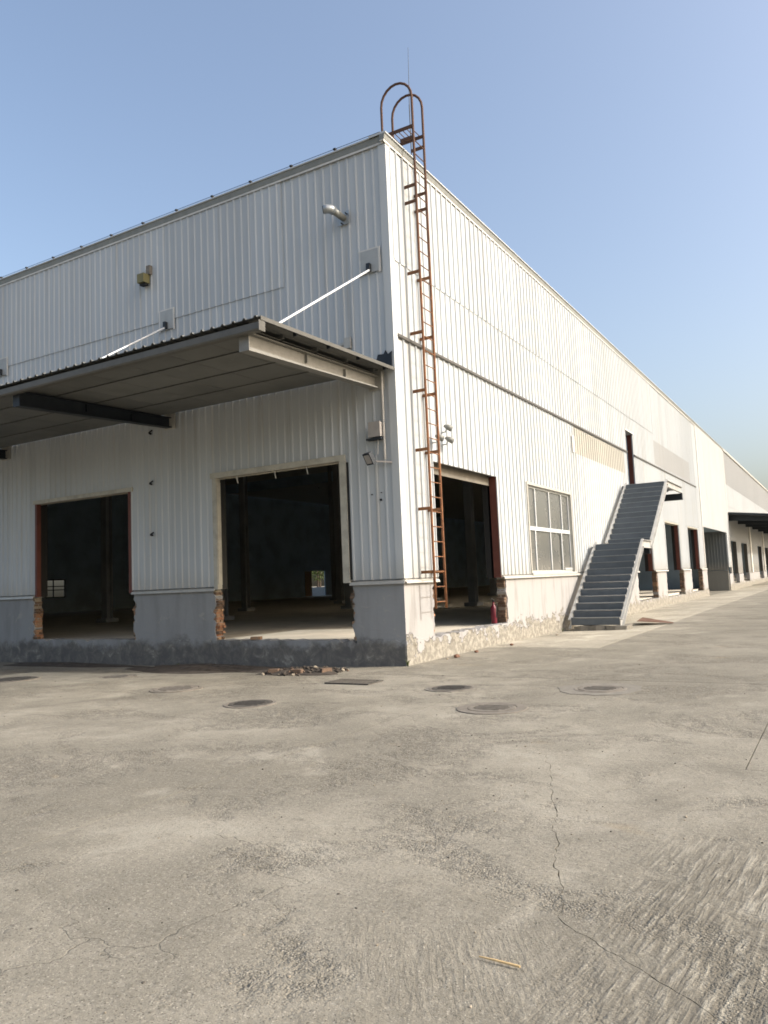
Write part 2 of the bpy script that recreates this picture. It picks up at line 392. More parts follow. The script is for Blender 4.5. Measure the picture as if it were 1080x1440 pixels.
def slab(poly, mat, name='concrete_slab', gap=.006):
    n = len(poly); cx = sum(p[0] for p in poly)/n; cy = sum(p[1] for p in poly)/n
    out = []
    for i in range(n):                                    # shrink by half the joint width
        p0, p1, p2 = Vector(poly[i-1]), Vector(poly[i]), Vector(poly[(i+1)%n])
        e1, e2 = (p1-p0).normalized(), (p2-p1).normalized()
        k = Vector((-e1.y, e1.x))+Vector((-e2.y, e2.x))
        out.append(p1 + (k.normalized() if k.length > .1 else Vector((0,0)))*gap)
    rim = []                                              # extra points along long edges so the slab follows the fall of the yard
    for i in range(n):
        a_, b_ = out[i], out[(i+1)%n]; q = max(1, int((b_-a_).length/1.3))
        rim += [a_.lerp(b_, t/q) for t in range(q)]
    N = len(rim)
    vs, es, fs, *_r = delaunay_2d_cdt(rim, [(i,(i+1)%N) for i in range(N)], [], 1, 1e-5)
    bm = bmesh.new(); vt = [bm.verts.new((v.x, v.y, 0)) for v in vs]
    for f_ in fs: bm.faces.new([vt[q] for q in f_])
    for v in bm.verts: v.co.z = gz(v.co.x, v.co.y)
    bd = [e for e in bm.edges if e.is_boundary]
    r = bmesh.ops.extrude_edge_only(bm, edges=bd)
    for v in [q for q in r['geom'] if isinstance(q, bmesh.types.BMVert)]: v.co.z = -.16
    for v in bm.verts: v.co.x -= cx; v.co.y -= cy
    bmesh.ops.recalc_face_normals(bm, faces=bm.faces)
    me = bpy.data.meshes.new(name); bm.to_mesh(me); bm.free()
    if sum(p.normal.z*p.area for p in me.polygons) < 0: me.flip_normals()
    me.materials.append(mat)
    return link(name, me, (cx, cy, random.uniform(-.0015,.0015)), ground)

def jag(a, b, n, amp, seed):
    rnd = random.Random(seed); a = Vector(a); b = Vector(b); d = (b-a); nrm = Vector((-d.y, d.x)).normalized()
    pts = [tuple(a)]; off = 0
    for i in range(1, n):
        off = .55*off + rnd.uniform(-amp, amp)
        pts.append(tuple(a+d*(i/n+rnd.uniform(-.25,.25)/n)+nrm*off))
    return pts + [tuple(b)]
xs = [-14.3,-10.1,-5.9,-1.7,2.6,6.5,10.6,14.7]
ys = [-16.2,-11.2,-6.2,-1.2,3.8,8.8,13.8,18.8,23.8,28.8,33.8,38.8,43.8,48.8,53.8,58.8,63.8]
for i in range(len(xs)-1):
    for j in range(len(ys)-1):
        a, b, c_, d = xs[i], xs[i+1], ys[j], ys[j+1]
        if b <= 0:                      # in front of the left wall only
            if c_ >= 0: continue
            d = min(d, .0)
            if d-c_ < .2: continue
        mat = M['ground']
        if a < 0 < b and d > 0:         # slab row that meets the corner
            if c_ < 0:
                slab([(a,c_),(b,c_),(b,d),(0,d),(0,0),(a,0)], M['ground']); continue
            a = 0
        if a == 0 and c_ >= 0: mat = M['apron']
        if (i, j) == (5, 1): continue
        if (i, j) == (4, 1):            # the wide near slab, split by the long crack
            b = xs[6]
            crk = jag((4.87,-6.2), (6.05,-9.45), 60, .022, 3) + jag((6.05,-9.45), (6.88,-10.05), 26, .010, 4)[1:] + jag((6.88,-10.05), (7.6,-11.2), 8, .02, 6)[1:]
            rc = random.Random(12); n_ = len(crk)
            lf = [crk[0]]+[(p[0]-rc.choice((0,0,.001,.004)), p[1]) for p in crk[1:-1]]+[crk[-1]]
            rg = [crk[0]]+[(p[0]+rc.choice((0,0,.001,.003)), p[1]) for p in crk[1:-1]]+[crk[-1]]
            slab([(a,c_)] + lf[::-1] + [(a,d)], mat, gap=.0009); slab(rg + [(b,c_),(b,d)], mat, gap=.0009)
            continue
        slab([(a,c_),(b,c_),(b,d),(a,d)], mat)
# ------------------------------------------------------------------ warehouse
WH = thing('warehouse', 'large white corrugated metal warehouse with brick and render plinth, seen at its corner', 'warehouse', (-6,4,0))
WH['label'] = 'white corrugated warehouse with open dock doors, sunlit side wall and shaded front'
PITCH = {'L': .205, 'R': .262}
def prof(a, b, side):
    """rib profile along u in [a,b]: list of (u, outward)"""
    P = PITCH[side]; far = side == 'R' and a > 36; hb = .030+.0085*min(1, max(0, (a-4)/16))
    ribs = ((-.036,0),(-.018,.024),(.018,.024),(.036,0)) if far else ((-hb,0),(-.017,.030),(.017,.030),(hb,0)) if side == 'R' else ((-.036,0),(-.014,.019),(.014,.019),(.036,0))
    pts = []; k = math.floor(a/P)-1
    while k*P < b+P:
        c = k*P + P/2
        for du, h in ribs: pts.append((c+du, h))
        k += 1
    def at(u):
        for (u0,h0),(u1,h1) in zip(pts, pts[1:]):
            if u0 <= u <= u1: return h0+(h1-h0)*(u-u0)/(u1-u0)
        return 0
    return [(a, at(a))] + [q for q in pts if a+1e-4 < q[0] < b-1e-4] + [(b, at(b))]
def panel(side, a, b, z0, z1, mat, parent, proud=0.0, name='cladding_panel', plane=0.0):
    """side 'R': plane x=plane facing +x, u=y ; side 'L': plane y=plane facing -y, u=x"""
    pr = prof(a+.0015, b-.0015, side); poly = [(u, h+proud) for u, h in pr] + [(b-.0015,-.05),(a+.0015,-.05)]
    mb = MB()
    fn = (lambda z: (lambda p: (plane+p[1], p[0], z))) if side == 'R' else (lambda z: (lambda p: (p[0], plane-p[1], z)))
    mb.prism(poly, fn(z0), fn(z1))
    return part(name, mb, mat, parent)
def clad(side, a0, a1, w, rows, openings, parent, matf, plane=0.0):
    u = a0
    while u < a1-1e-3:
        e = min(a1, u+w); cuts = sorted({u, e} | {q for o in openings for q in (o[0], o[1]) if u+.02 < q < e-.02})
        for c0, c1 in zip(cuts, cuts[1:]):
            for (z0, z1, proud) in rows:
                segs = [(z0, z1)]
                for (o0, o1, p0, p1) in openings:
                    if o0 < c1-1e-3 and o1 > c0+1e-3:
                        ns = []
                        for s0, s1 in segs:
                            if p1 <= s0 or p0 >= s1: ns.append((s0,s1)); continue
                            if p0 > s0: ns.append((s0,p0))
                            if p1 < s1: ns.append((p1,s1))
                        segs = ns
                for s0, s1 in segs:
                    if s1-s0 > .03: panel(side, c0, c1, s0, s1, matf((c0+c1)/2, (s0+s1)/2), parent, proud+random.uniform(0,.003), plane=plane)
        u = e
LOP = [(-11.17,-7.48,0,4.09), (-4.77,-1.24,0,4.09)]
ROP = [(1.45,4.97,0,4.11), (7.1,10.98,1.6,4.12), (19.1,20.4,4.95,7.40), (19.75,22.85,0,4.0), (25.85,29.65,0,4.0), (32.17,35.8,0,4.0)]
# left (front) face
clad('L', -15.84, -2.64, .88, [(1.66,5.8,0),(5.8,8.1,0),(8.06,10.47,.020)], LOP, WH, lambda u,z: M['clad'])
clad('L', -2.64, -.10, .88, [(1.66,6.3,0),(6.3,10.47,0)], LOP, WH, lambda u,z: M['clad'])
for xx in (-42.0,):
    panel('L', xx, -15.84, 1.66, 10.47, M['clad'], WH)
# right (long) face
def rmat(u, z):
    if 11.9 < u < 18.4 and 5.4 < z < 6.5: return M['clad_old']
    if 13.0 < u < 18.2 and z < 5.4: return M['clad_new']
    return M['clad']
PAT = [(11.88,18.48,5.55,6.42)]
clad('R', .10, 11.88, .88, [(1.66,6.44,0),(6.44,8.1,0),(8.06,10.47,.018)], ROP, WH, rmat)
clad('R', 11.88, 18.48, .88, [(1.66,5.55,.004),(6.44,8.1,0),(8.06,10.47,.018)], ROP, WH, rmat)
for k in range(5):
    a = 11.88+k*1.32
    o = panel('R', a, a+1.32, 5.55, 6.42, M['clad_old'], WH, .006)
    o['label'] = 'yellowed rust-stained panel under the dark flashing'
clad('R', 18.48, 24.64, .88, [(1.66,6.44,0),(6.44,8.1,0),(8.06,10.47,.018)], ROP, WH, rmat)
clad('R', 24.64, 34.32, .88, [(1.66,6.60,0),(7.75,10.47,0)], ROP, WH, rmat)
for k in range(5):  # row of panels in a greyer tone than their neighbours
    a = 24.64+k*1.936
    o = panel('R', a, a+1.936, 6.60, 7.75, M['clad_grey'], WH, .004); o['label'] = 'greyer panel high on the long wall'
clad('R', 34.32, 37.4, .88, [(1.66,6.44,0),(6.44,10.47,0)], ROP, WH, rmat)
clad('R', 37.55, 50.0, 2.64, [(1.66,10.46,.03)], [(37.75,48.75,0,4.18)], WH, lambda u,z: M['clad_new'])
# corner trims (one flat band each side of the arris)
mb = MB(); mb.prism([(-.14,.0),(-.14,-.034),(.034,-.034),(.034,.14),(0,.14),(0,0)], lambda p:(p[0],p[1],1.66), lambda p:(p[0],p[1],10.42)); part('corner_trim', mb, M['clad_new'], WH)
mb = MB(); mb.box(-.02,.06,37.40,37.55,1.66,10.42); part('downspout_trim', mb, M['trim_light'], WH)
mb = MB(); mb.box(-.05,.07,49.95,50.12,1.2,10.42); part('corner_trim', mb, M['trim_light'], WH)
# bent metal drip ledge over the plinth
def ledge_R(a, b): 
    m_ = MB(); m_.prism([(-.04,1.655),(.055,1.62),(.075,1.565),(.060,1.565),(.045,1.60),(-.04,1.60)], lambda p:(p[0],a,p[1]), lambda p:(p[0],b,p[1])); part('drip_ledge', m_, M['trim'], WH)
def ledge_L(a, b):
    m_ = MB(); m_.prism([(.04,1.655),(-.055,1.62),(-.075,1.565),(-.060,1.565),(-.045,1.60),(.04,1.60)], lambda p:(a,p[0],p[1]), lambda p:(b,p[0],p[1])); part('drip_ledge', m_, M['trim'], WH)
# mid flashing along the long wall
for a, b in ((.14,19.1),(20.4,36.2)):
    m_ = MB(); m_.prism([(-.01,6.535),(.045,6.53),(.055,6.475),(.047,6.455),(.035,6.455),(.035,6.50),(-.01,6.515)], lambda p:(p[0],a,p[1]), lambda p:(p[0],b,p[1])); part('wall_flashing', m_, M['trim_dark'], WH)
# eaves: lip, face band and cap
def eave(side, a, b):
    fn = (lambda u: (lambda p: (p[0], u, p[1]))) if side == 'R' else (lambda u: (lambda p: (u, -p[0], p[1])))
    for nm, poly, mt in (('eave_lip', [(-.05,10.47),(.050,10.47),(.050,10.425),(.041,10.425),(.041,10.455),(-.05,10.455)], M['trim_light']),
                         ('eave_band', [(-.05,10.472),(.055,10.472),(.075,10.59),(-.05,10.59)], M['eave']),
                         ('eave_cap', [(-.30,10.635),(-.30,10.592),(.10,10.592),(.10,10.618),(.06,10.635)], M['clad_new'])):
        m_ = MB(); m_.prism(poly, fn(a), fn(b)); part(nm, m_, mt, WH)
step = 6.0
for k in range(9):
    eave('R', (k*step if k else -.115), min(50, (k+1)*step))
for k in range(7): eave('L', -(k+1)*step, -k*step if k else -.0)
# roof, lining, floor and back walls
mb = MB(); mb.box(-42,.0,.0,112,10.50,10.585); part('roof', mb, M['trim'], WH)
mb = MB(); mb.box(-42,-.31,.31,37.5,.05,.43); part('floor', mb, M['floor'], WH)
mb = MB(); mb.box(-42,-9.2,37.5,49,.05,.43); part('floor', mb, M['floor'], WH)
mb = MB(); mb.box(-42,-.31,49,112,.05,.43); part('floor', mb, M['floor'], WH)
slab([(-9,37.7),(-.01,37.7),(-.01,48.7),(-9,48.7)], M['ground'])
def wall_holes(side, plane, a0, a1, z0, z1, holes, th=.08):
    """plain wall with rectangular holes, as boxes"""
    m_ = MB(); us = sorted({a0, a1} | {q for h in holes for q in h[:2]})
    for u0, u1 in zip(us, us[1:]):
        segs = [(z0, z1)]
        for h in holes:
            if h[0] < u1-1e-4 and h[1] > u0+1e-4:
                segs = [t for s0, s1 in segs for t in ((s0, min(s1, h[2])), (max(s0, h[3]), s1)) if t[1]-t[0] > .01]
        for s0, s1 in segs:
            if side == 'x': m_.box(plane, plane+th, u0, u1, s0, s1)
            else: m_.box(u0, u1, plane, plane+th, s0, s1)
    return m_
part('inner_lining', wall_holes('x', -.32, .34, 50, 1.75, 10.52, [(1.2,5.2,0,4.1),(7.1,10.98,1.6,4.12),(19.1,20.4,4.95,7.4),(19.6,23.4,0,4.05),(25.5,30.2,0,4.05),(32.1,36.3,0,4.05),(37.7,48.8,0,4.3)]), M['interior'], WH)
part('inner_lining', wall_holes('y', .30, -42, -.33, 1.75, 10.52, [(-11.25,-7.4,0,4.15),(-4.85,-1.15,0,4.15)]), M['interior'], WH)
part('back_wall', wall_holes('x', -42.1, 0, 112, 0, 10.52, [(54.9,57.4,.47,3.15),(22.15,24.2,1.5,2.8)]), M['interior'], WH)
part('end_wall', wall_holes('y', 112, -42, 0, 0, 10.52, []), M['interior'], WH)
# door leaf left ajar at the far back opening, and the far window's bars
mb = MB(); mb.box(-42.25,-42.0,54.75,54.9,.47,3.2); mb.box(-42.05,-41.95,53.7,54.75,.5,3.1); part('back_door', mb, M['brown_door'], WH)
mb = MB()
for yy in (22.15,22.55,23.2,24.15): mb.box(-42.06,-42.0,yy,yy+.07,1.5,2.8)
for zz in (1.5,2.02,2.28,2.74): mb.box(-42.062,-41.998,22.15,24.2,zz,zz+.06)
part('window_bars', mb, M['black'], WH)
# inside columns and crane beam
for (cx, cy) in ((-6.2,8.5),(-6.2,17),(-6.2,25.5),(-12.4,8.5),(-12.4,17),(-18.6,8.5),(-18.6,17),(-18.6,25.5),(-12.4,25.5),(-12.4,34),(-24.8,17),(-24.8,34)):
    mb = MB(); mb.box(cx-.16,cx+.16,cy-.15,cy-.13,.47,10.5); mb.box(cx-.16,cx+.16,cy+.13,cy+.15,.47,10.5); mb.box(cx-.012,cx+.012,cy-.13,cy+.13,.47,10.5)
    mb.box(cx-.3,cx+.3,cy-.3,cy+.3,.47,.62)
    part('inner_column', mb, M['inner_steel'], WH)
for cy in (8.5,17,25.5,34):
    mb = MB(); mb.box(-42,-.4,cy-.12,cy+.12,9.2,9.9); part('roof_girder', mb, M['interior'], WH)

# plinth pieces with broken jambs
def plinth_seg(side, a, b, z0, z1, ja, jb, mat, seed, name='plinth_wall', th=.24):
    rnd = random.Random(seed); lo = []; hi = []
    n = 14
    for i in range(n+1):
        z = z0+(z1-z0)*i/n
        lo.append((a+(rnd.uniform(-.05,.07) if ja else 0), z)); hi.append((b-(rnd.uniform(-.05,.07) if jb else 0), z))
    poly = lo[::-1] + hi
    poly = [(b if not jb else p[0], p[1]) if p in hi else p for p in poly]
    m_ = MB(); d0, d1 = 0.0, -th
    if side == 'R': m_.prism(poly, lambda p:(d0,p[0],p[1]), lambda p:(d1,p[0],p[1]))
    else: m_.prism(poly, lambda p:(p[0],-d0,p[1]), lambda p:(p[0],-d1,p[1]))
    return part(name, m_, mat, WH)
PL = M['plinth']; PS = M['plinth_shade']
plinth_seg('R', 0.001, 1.22, .44, 1.60, 0, 1, PL, 1); plinth_seg('R', 5.22, 19.62, .40, 1.60, 1, 1, PL, 2)
plinth_seg('R', 23.45, 25.55, .30, 1.60, 1, 1, PL, 3); plinth_seg('R', 30.25, 32.6, .25, 1.60, 1, 1, PL, 4); plinth_seg('R', 36.4, 38.2, .25, 1.60, 1, 0, PL, 5)
plinth_seg('L', -1.17, -.244, .44, 1.60, 1, 0, PS, 6); plinth_seg('L', -7.42, -4.86, .44, 1.60, 1, 1, PS, 7); plinth_seg('L', -15.8, -11.26, .44, 1.60, 0, 1, PS, 8)
mb = MB(); mb.box(-42,-15.8,.001,.24,.44,1.6); part('plinth_wall', mb, PS, WH)
mb = MB(); mb.box(-.2435,-.0015,.0008,.24,.44,1.6); part('plinth_corner', mb, PS, WH)
ledge_R(.0,1.42); ledge_R(5.0,19.7); ledge_R(22.9,25.8); ledge_R(29.7,32.15); ledge_R(35.85,38.0)
ledge_L(-1.20,.055); ledge_L(-7.46,-4.80); ledge_L(-15.8,-11.2)
# dock kerb below the openings: rough-topped foundation
def kerb(side, a, b, ztop, mat, seed, proud=.02):
    rnd = random.Random(seed); n = max(2, int((b-a)/.10)); poly = [(a,-.35)]
    for i in range(n+1): poly.append((a+(b-a)*i/n, ztop+rnd.uniform(-.018,.010)-(rnd.uniform(.02,.06) if rnd.random() < .16 else 0)))
    poly.append((b,-.35)); m_ = MB()
    if side == 'R': m_.prism(poly, lambda p:(proud,p[0],p[1]), lambda p:(-.31,p[0],p[1]))
    else: m_.prism(poly, lambda p:(p[0],-proud,p[1]), lambda p:(p[0],.31,p[1]))
    part('dock_kerb', m_, mat, WH)
kerb('R', .31, 5.3, .475, PL, 11); part('dock_kerb', bx(-.0184,.02,-.02,.3098,-.35,.474), PL, WH); kerb('R', 5.3, 19.6, .43, PL, 12); kerb('R', 19.6, 25.6, .40, PL, 13); kerb('R', 25.6, 38.3, .34, PL, 14)
kerb('L', -5.0, -.0186, .485, PS, 15); kerb('L', -15.8, -5.0, .49, PS, 16)
mb = MB(); mb.box(-42,-15.8,-.02,.3,-.35,.48); part('dock_kerb', mb, PS, WH)


# loose jamb bricks
bk = MB(); L_, H_, D_ = .115, .053, .235
rb = random.Random(5)
brick_meshes = []
for v in range(4):
    bmx = bmesh.new(); bmesh.ops.create_cube(bmx, size=1)
    for q in bmx.verts: q.co = Vector((q.co.x*1, q.co.y*1, q.co.z*1)) * 1
    bmesh.ops.bevel(bmx, geom=list(bmx.edges), offset=.05, segments=1, affect='EDGES')
    for q in bmx.verts: q.co += Vector((rb.uniform(-.05,.05), rb.uniform(-.04,.04), rb.uniform(-.05,.05)))
    me = bpy.data.meshes.new('brick'); bmx.to_mesh(me); bmx.free(); me.materials.append(M['brick']); brick_meshes.append(me)
dust_meshes = []
for me in brick_meshes:
    q = me.copy(); q.materials[0] = M['dusty_brick']; dust_meshes.append(q)
def jamb_bricks(side, edge, sgn, z0=.49, z1=1.58, depth=.24):
    """sgn = direction from the wall into the opening along u"""
    z = z0; k = 0; drift = 0
    while z+.06 < z1:
        drift = .6*drift + rb.uniform(-.05,.05); pro = .055 + drift + rb.uniform(-.035,.035)
        if z > 1.40: pro -= .05
        cells = [(-.02,-depth)] if k % 2 else [(-.02,-.135),(-.145,-depth)]
        for d0, d1 in cells:
            ln = .16 + pro; cu = edge + sgn*(pro-ln/2); cd_ = (d0+d1)/2; pp = WH.location
            o = bpy.data.objects.new('brick', rb.choice(dust_meshes if (z > 1.12 and rb.random() < .8) or (side == 'R' and rb.random() < .6) or rb.random() < .15 else brick_meshes)); COL.objects.link(o); o.parent = WH
            if side == 'R': o.location = (cd_-pp.x, cu-pp.y, z+.028-pp.z); o.scale = (abs(d1-d0)-.006, ln, .054)
            else: o.location = (cu-pp.x, -cd_-pp.y, z+.028-pp.z); o.scale = (ln, abs(d1-d0)-.006, .054)
            o.rotation_euler = (0,0,rb.uniform(-.05,.05))
        z += .062; k += 1
    m_ = MB()
    if side == 'R': m_.box(-.225,-.03, min(edge-sgn*.12,edge+sgn*.012), max(edge-sgn*.12,edge+sgn*.012), z0-.02, z1)
    else: m_.box(min(edge-sgn*.12,edge+sgn*.012), max(edge-sgn*.12,edge+sgn*.012), .03, .225, z0-.02, z1)
    part('mortar_core', m_, M['mortar'], WH)
jamb_bricks('L', -4.86, 1); jamb_bricks('L', -1.17, -1); jamb_bricks('L', -11.26, 1); jamb_bricks('L', -7.42, -1)
jamb_bricks('R', 1.22, 1, .49, 1.5); jamb_bricks('R', 5.22, -1); jamb_bricks('R', 23.45, -1, .42); jamb_bricks('R', 30.25, -1, .38); jamb_bricks('R', 36.4, -1, .38)

# door frames
for (a, b) in ((-11.25,-7.4),(-4.85,-1.15)):
    part('jamb_shade_strip', bx(a-.06,a+.02,.11,.40,1.6,4.16), M['black'], WH); part('jamb_shade_strip', bx(b-.02,b+.06,.11,.40,1.6,4.16), M['black'], WH)  # black strips added for the dark inside the jambs, covering lit lining edges
for (a, b) in ((1.2,5.2),(19.6,23.4),(25.5,30.2),(32.1,36.3)):
    part('jamb_shade_strip', bx(-.40,-.26,b-.24 if b < 6 else b-.5,b+.05,1.6,4.16), M['black'], WH)
# door by the corner (front): cream channel frame
f = part('door_frame', bx(-4.82,-4.71,-.045,.10,1.60,4.09), M['frame_white'], WH)
part('frame_lip', bx(-4.705,-4.69,-.03,.09,1.70,4.0), M['frame_white'], f)
part('door_frame', bx(-1.36,-1.20,-.05,.20,1.62,4.09), M['frame_white'], WH)
part('frame_seal', bx(-1.195,-1.165,-.035,.1,1.68,4.05), M['black'], WH)
l = part('door_lintel', bx(-4.86,-1.22,-.06,.22,4.09,4.21), M['frame_white'], WH)
for hx in (-4.17,-3.1,-2.25): 
    m_ = MB(); m_.beam((hx,.05,4.09),(hx+.03,.06,3.93),.035,.012); part('hanging_strip', m_, M['trim_light'], l)
# second front door
part('door_frame', bx(-11.18,-11.09,-.02,.10,1.60,4.06), M['maroon'], WH)
part('door_frame', bx(-7.60,-7.47,-.01,.22,1.60,4.06), M['maroon'], WH)
part('door_lintel', bx(-11.22,-7.42,-.045,.22,4.06,4.16), M['frame_white'], WH)
# side door
part('door_frame', bx(-.20,-.02,4.965,5.06,1.60,4.12), M['maroon'], WH)
part('door_frame', bx(-.30,-.03,1.36,1.455,1.60,4.12), M['maroon'], WH)
part('door_lintel', bx(-.238,-.205,1.30,4.964,3.90,4.25), M['shade_toned_lintel'], WH)
# far side doors
for a, b in ((19.75,22.85),(25.85,29.65),(32.17,35.8)):
    part('door_frame', bx(-.24,-.015,b+.002,b+.10,1.6,4.0), M['maroon'], WH)
    part('door_frame', bx(-.30,-.015,a-.10,a-.002,1.6,4.0), M['maroon'], WH)
    part('door_lintel', bx(-.31,-.006,a-.05,b+.05,3.93,4.05), M['frame_white'], WH)
# high doorway at the head of the stairs
part('door_frame', bx(-.30,-.01,20.402,20.5,4.95,7.40), M['maroon'], WH)
part('door_frame', bx(-.30,.015,19.0,19.098,4.95,7.40), M['dark_steel'], WH)
part('door_lintel', bx(-.30,.04,19.0,20.5,7.402,7.47), M['trim_light'], WH)
part('threshold', bx(-1.6,-.02,19.1,20.4,4.86,4.949), M['stair'], WH)
# passage through the building past the third bay
mb = MB(); mb.box(-9,-.06,37.5,37.72,-.1,4.3); part('passage_wall', mb, M['interior'], WH)
mb = MB(); mb.box(-9.2,-9,37.5,49,-.1,4.3); part('passage_wall', mb, M['interior'], WH)
mb = MB(); mb.box(-9.2,-.07,37.5,49,4.3,4.45); part('passage_ceiling', mb, M['interior'], WH)
for k in range(9):
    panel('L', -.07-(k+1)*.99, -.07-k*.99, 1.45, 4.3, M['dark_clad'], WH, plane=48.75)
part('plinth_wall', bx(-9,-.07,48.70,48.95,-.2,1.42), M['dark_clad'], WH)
part('plinth_wall', bx(-.25,.0,48.96,50.9,-.3,1.18), PL, WH)

# ground-floor window
WN = link('window', None, (0,9.04,2.86)-Vector(WH.location) if False else Vector((0,9.04,2.86))-WH.location, WH)
def wpart(n, m_, mt): return part(n, m_, mt, WN)
y0, y1, z0, z1 = 7.1, 10.98, 1.60, 4.12
m_ = MB()
m_.box(-.14,.035,y0-.06,y0+.015,z0,z1+.06); m_.box(-.14,.035,y1-.015,y1+.06,z0,z1+.06); m_.box(-.14,.035,y0+.015,y1-.015,z1-.01,z1+.06)
wpart('window_reveal', m_, M['trim'])
wpart('window_sill', bx(-.14,.07,y0-.05,y1+.05,z0+.022,z0+.09), M['clad_new'])
xf0, xf1 = -.115, -.055
m_ = MB(); m_.box(xf0,xf1,y0+.015,y0+.075,z0+.09,z1-.01); m_.box(xf0,xf1,y1-.075,y1-.015,z0+.09,z1-.01)
m_.box(xf0,xf1,y0+.075,y1-.075,z1-.07,z1-.01); m_.box(xf0,xf1,y0+.075,y1-.075,z0+.09,z0+.15); wpart('window_frame', m_, M['clad_new'])
ztr = 2.92
wpart('transom', bx(xf0-.002,xf1+.012,y0+.075,y1-.075,ztr-.055,ztr+.055), M['clad_new'])
mu = [y0+.075, y0+.78, y0+1.98, y0+3.12, y1-.075]
ml = [y0+.075, y0+.66, y0+1.95, y0+2.98, y1-.075]
for mm, za, zb in ((mu, ztr+.055, z1-.07), (ml, z0+.15, ztr-.055)):
    for q in mm[1:-1]: wpart('mullion', bx(xf0+.002,xf1+.006,q-.032,q+.032,za,zb), M['clad_new'])
    for a, b in zip(mm, mm[1:]): wpart('pane', bx(-.092,-.086,a+.02,b-.02,za+.004,zb-.004), M['glass'])
wpart('sash', bx(xf1+.002,xf1+.028,ml[3]-.10,ml[3]-.05,z0+.15,ztr-.07), M['clad_new'])
wpart('sash', bx(xf1+.002,xf1+.028,ml[3]+.1,y1-.08,z0+.152,z0+.21), M['clad_new'])

# mounting plates for canopy rods, small fixings, dark sheet for a torn hole
for xx in (-.44,-6.15,-12.6):
    pl_ = part('anchor_plate', bx(xx-.21,xx+.21,-.050,-.030,7.83,8.30), M['plate'], WH)
    part('anchor_lug', bx(xx-.04,xx+.04,-.13,-.051,7.84,8.00), M['dark_steel'], pl_)
    m_ = MB(); m_.box(xx-.25,xx-.212,-.046,-.03,7.80,8.33); m_.box(xx+.212,xx+.25,-.046,-.03,7.80,8.33); m_.box(xx-.212,xx+.212,-.046,-.03,8.302,8.33)
    part('plate_edge', m_, M['trim_light'], pl_)
for zz in (5.40,4.18,2.96):
    m_ = MB(); m_.beam((-6.76,-.02,zz-.02),(-6.74,-.10,zz+.0),.035,.035); m_.beam((-6.74,-.10,zz+.0),(-6.62,-.11,zz+.04),.02,.03); part('broken_bracket', m_, M['black'], WH)
for (xx, zz, r) in ((-.42,3.22,.022),(-.62,3.34,.012),(-.40,3.36,.010),(-1.9,3.6,.01)):
    m_ = MB(); m_.lathe([(r,-.034),(r,-.004)], (xx,0,zz), 10, axis='y'); part('screw_cap', m_, M['black'], WH)
tp = [(-.52,5.83),(-.02,5.80),(-.01,6.13),(-.10,6.08),(-.15,6.17),(-.20,6.10),(-.33,6.11),(-.36,6.02),(-.40,6.01),(-.43,5.93)]
m_ = MB(); m_.prism(tp, lambda p:(p[0],-.036,p[1]), lambda p:(p[0],-.06,p[1])); part('torn_hole_sheet', m_, M['dark_steel'], WH)  # dark jagged sheet standing in for the unlit inside of a hole
m_ = MB(); m_.beam((-1.55,-.05,6.42),(-.98,-.05,6.52),.03,.05); m_.box(-1.12,-.96,-.07,-.03,6.38,6.60); part('cut_purlin', m_, M['trim'], WH)
part('service_plate', bx(.03,.045,11.5,11.78,5.55,6.1), M['trim_light'], WH)

# ------------------------------------------------------------------ far warehouse with its own canopy
FW = thing('far_warehouse', 'further white and grey warehouse section under a dark canopy, at the right edge', 'warehouse', (-6,80,0))
FOP = [(51.0,54.8,0,3.66),(57.8,62.6,0,3.66),(72.0,76.5,0,3.66),(80.0,84.5,0,3.66),(93,97.5,0,3.66)]
clad('R', 50.12, 110, 5.5, [(1.12,5.75,-.03)], FOP, FW, lambda u,z: M['clad_grey'])
clad('R', 50.12, 110, 5.5, [(5.75,6.3,-.03),(6.3,7.95,-.01)], [], FW, lambda u,z: M['clad_new'])
clad('R', 50.12, 110, 5.5, [(7.95,10.46,0)], [], FW, lambda u,z: M['clad_grey'])
for a, b in ((50.9,51.0),(54.8,57.8),(62.6,72.0),(76.5,80.0),(84.5,93.0),(97.5,110)):
    part('plinth_wall', bx(-.24,.01,a,b,-.3,1.1), PL, FW)
for a, b in ((51.0,54.8),(57.8,62.6),(72.0,76.5),(80.0,84.5),(93,97.5)):
    part('dock_kerb', bx(-.3,.008,a,b,-.3,.40), PL, FW)
    part('door_frame', bx(-.30,-.04,b-.10,b-.001,1.12,3.66), M['trim_dark'], FW)
for a in (64.5,77.6,91): part('pilaster', bx(-.03,.10,a,a+.9,1.12,5.6), M['trim_light'], FW)
part('eave_band', bx(-.3,.10,50.01,110,10.46,10.63), M['trim'], FW)
part('end_lining', wall_holes('x', -.32, 50, 110, 1.0, 10.5, FOP), M['interior'], FW)
CN2 = thing('dark_canopy', 'dark canopy over the far loading doors at the right edge', 'canopy', (0,50,5.5))
m_ = MB(); m_.prism([(0,5.62),(0,5.78),(3.6,5.36),(3.6,5.20)], lambda p:(p[0],50.15,p[1]), lambda p:(p[0],110,p[1])); part('roof_sheet', m_, M['dark_steel'], CN2)
for k in range(11):
    yy = 50.9+k*5.8; m_ = MB(); m_.prism([(.0,5.15),(.0,5.60),(3.5,5.19),(3.5,4.95)], lambda p:(p[0],yy,p[1]), lambda p:(p[0],yy+.2,p[1])); part('beam', m_, M['dark_steel'], CN2)

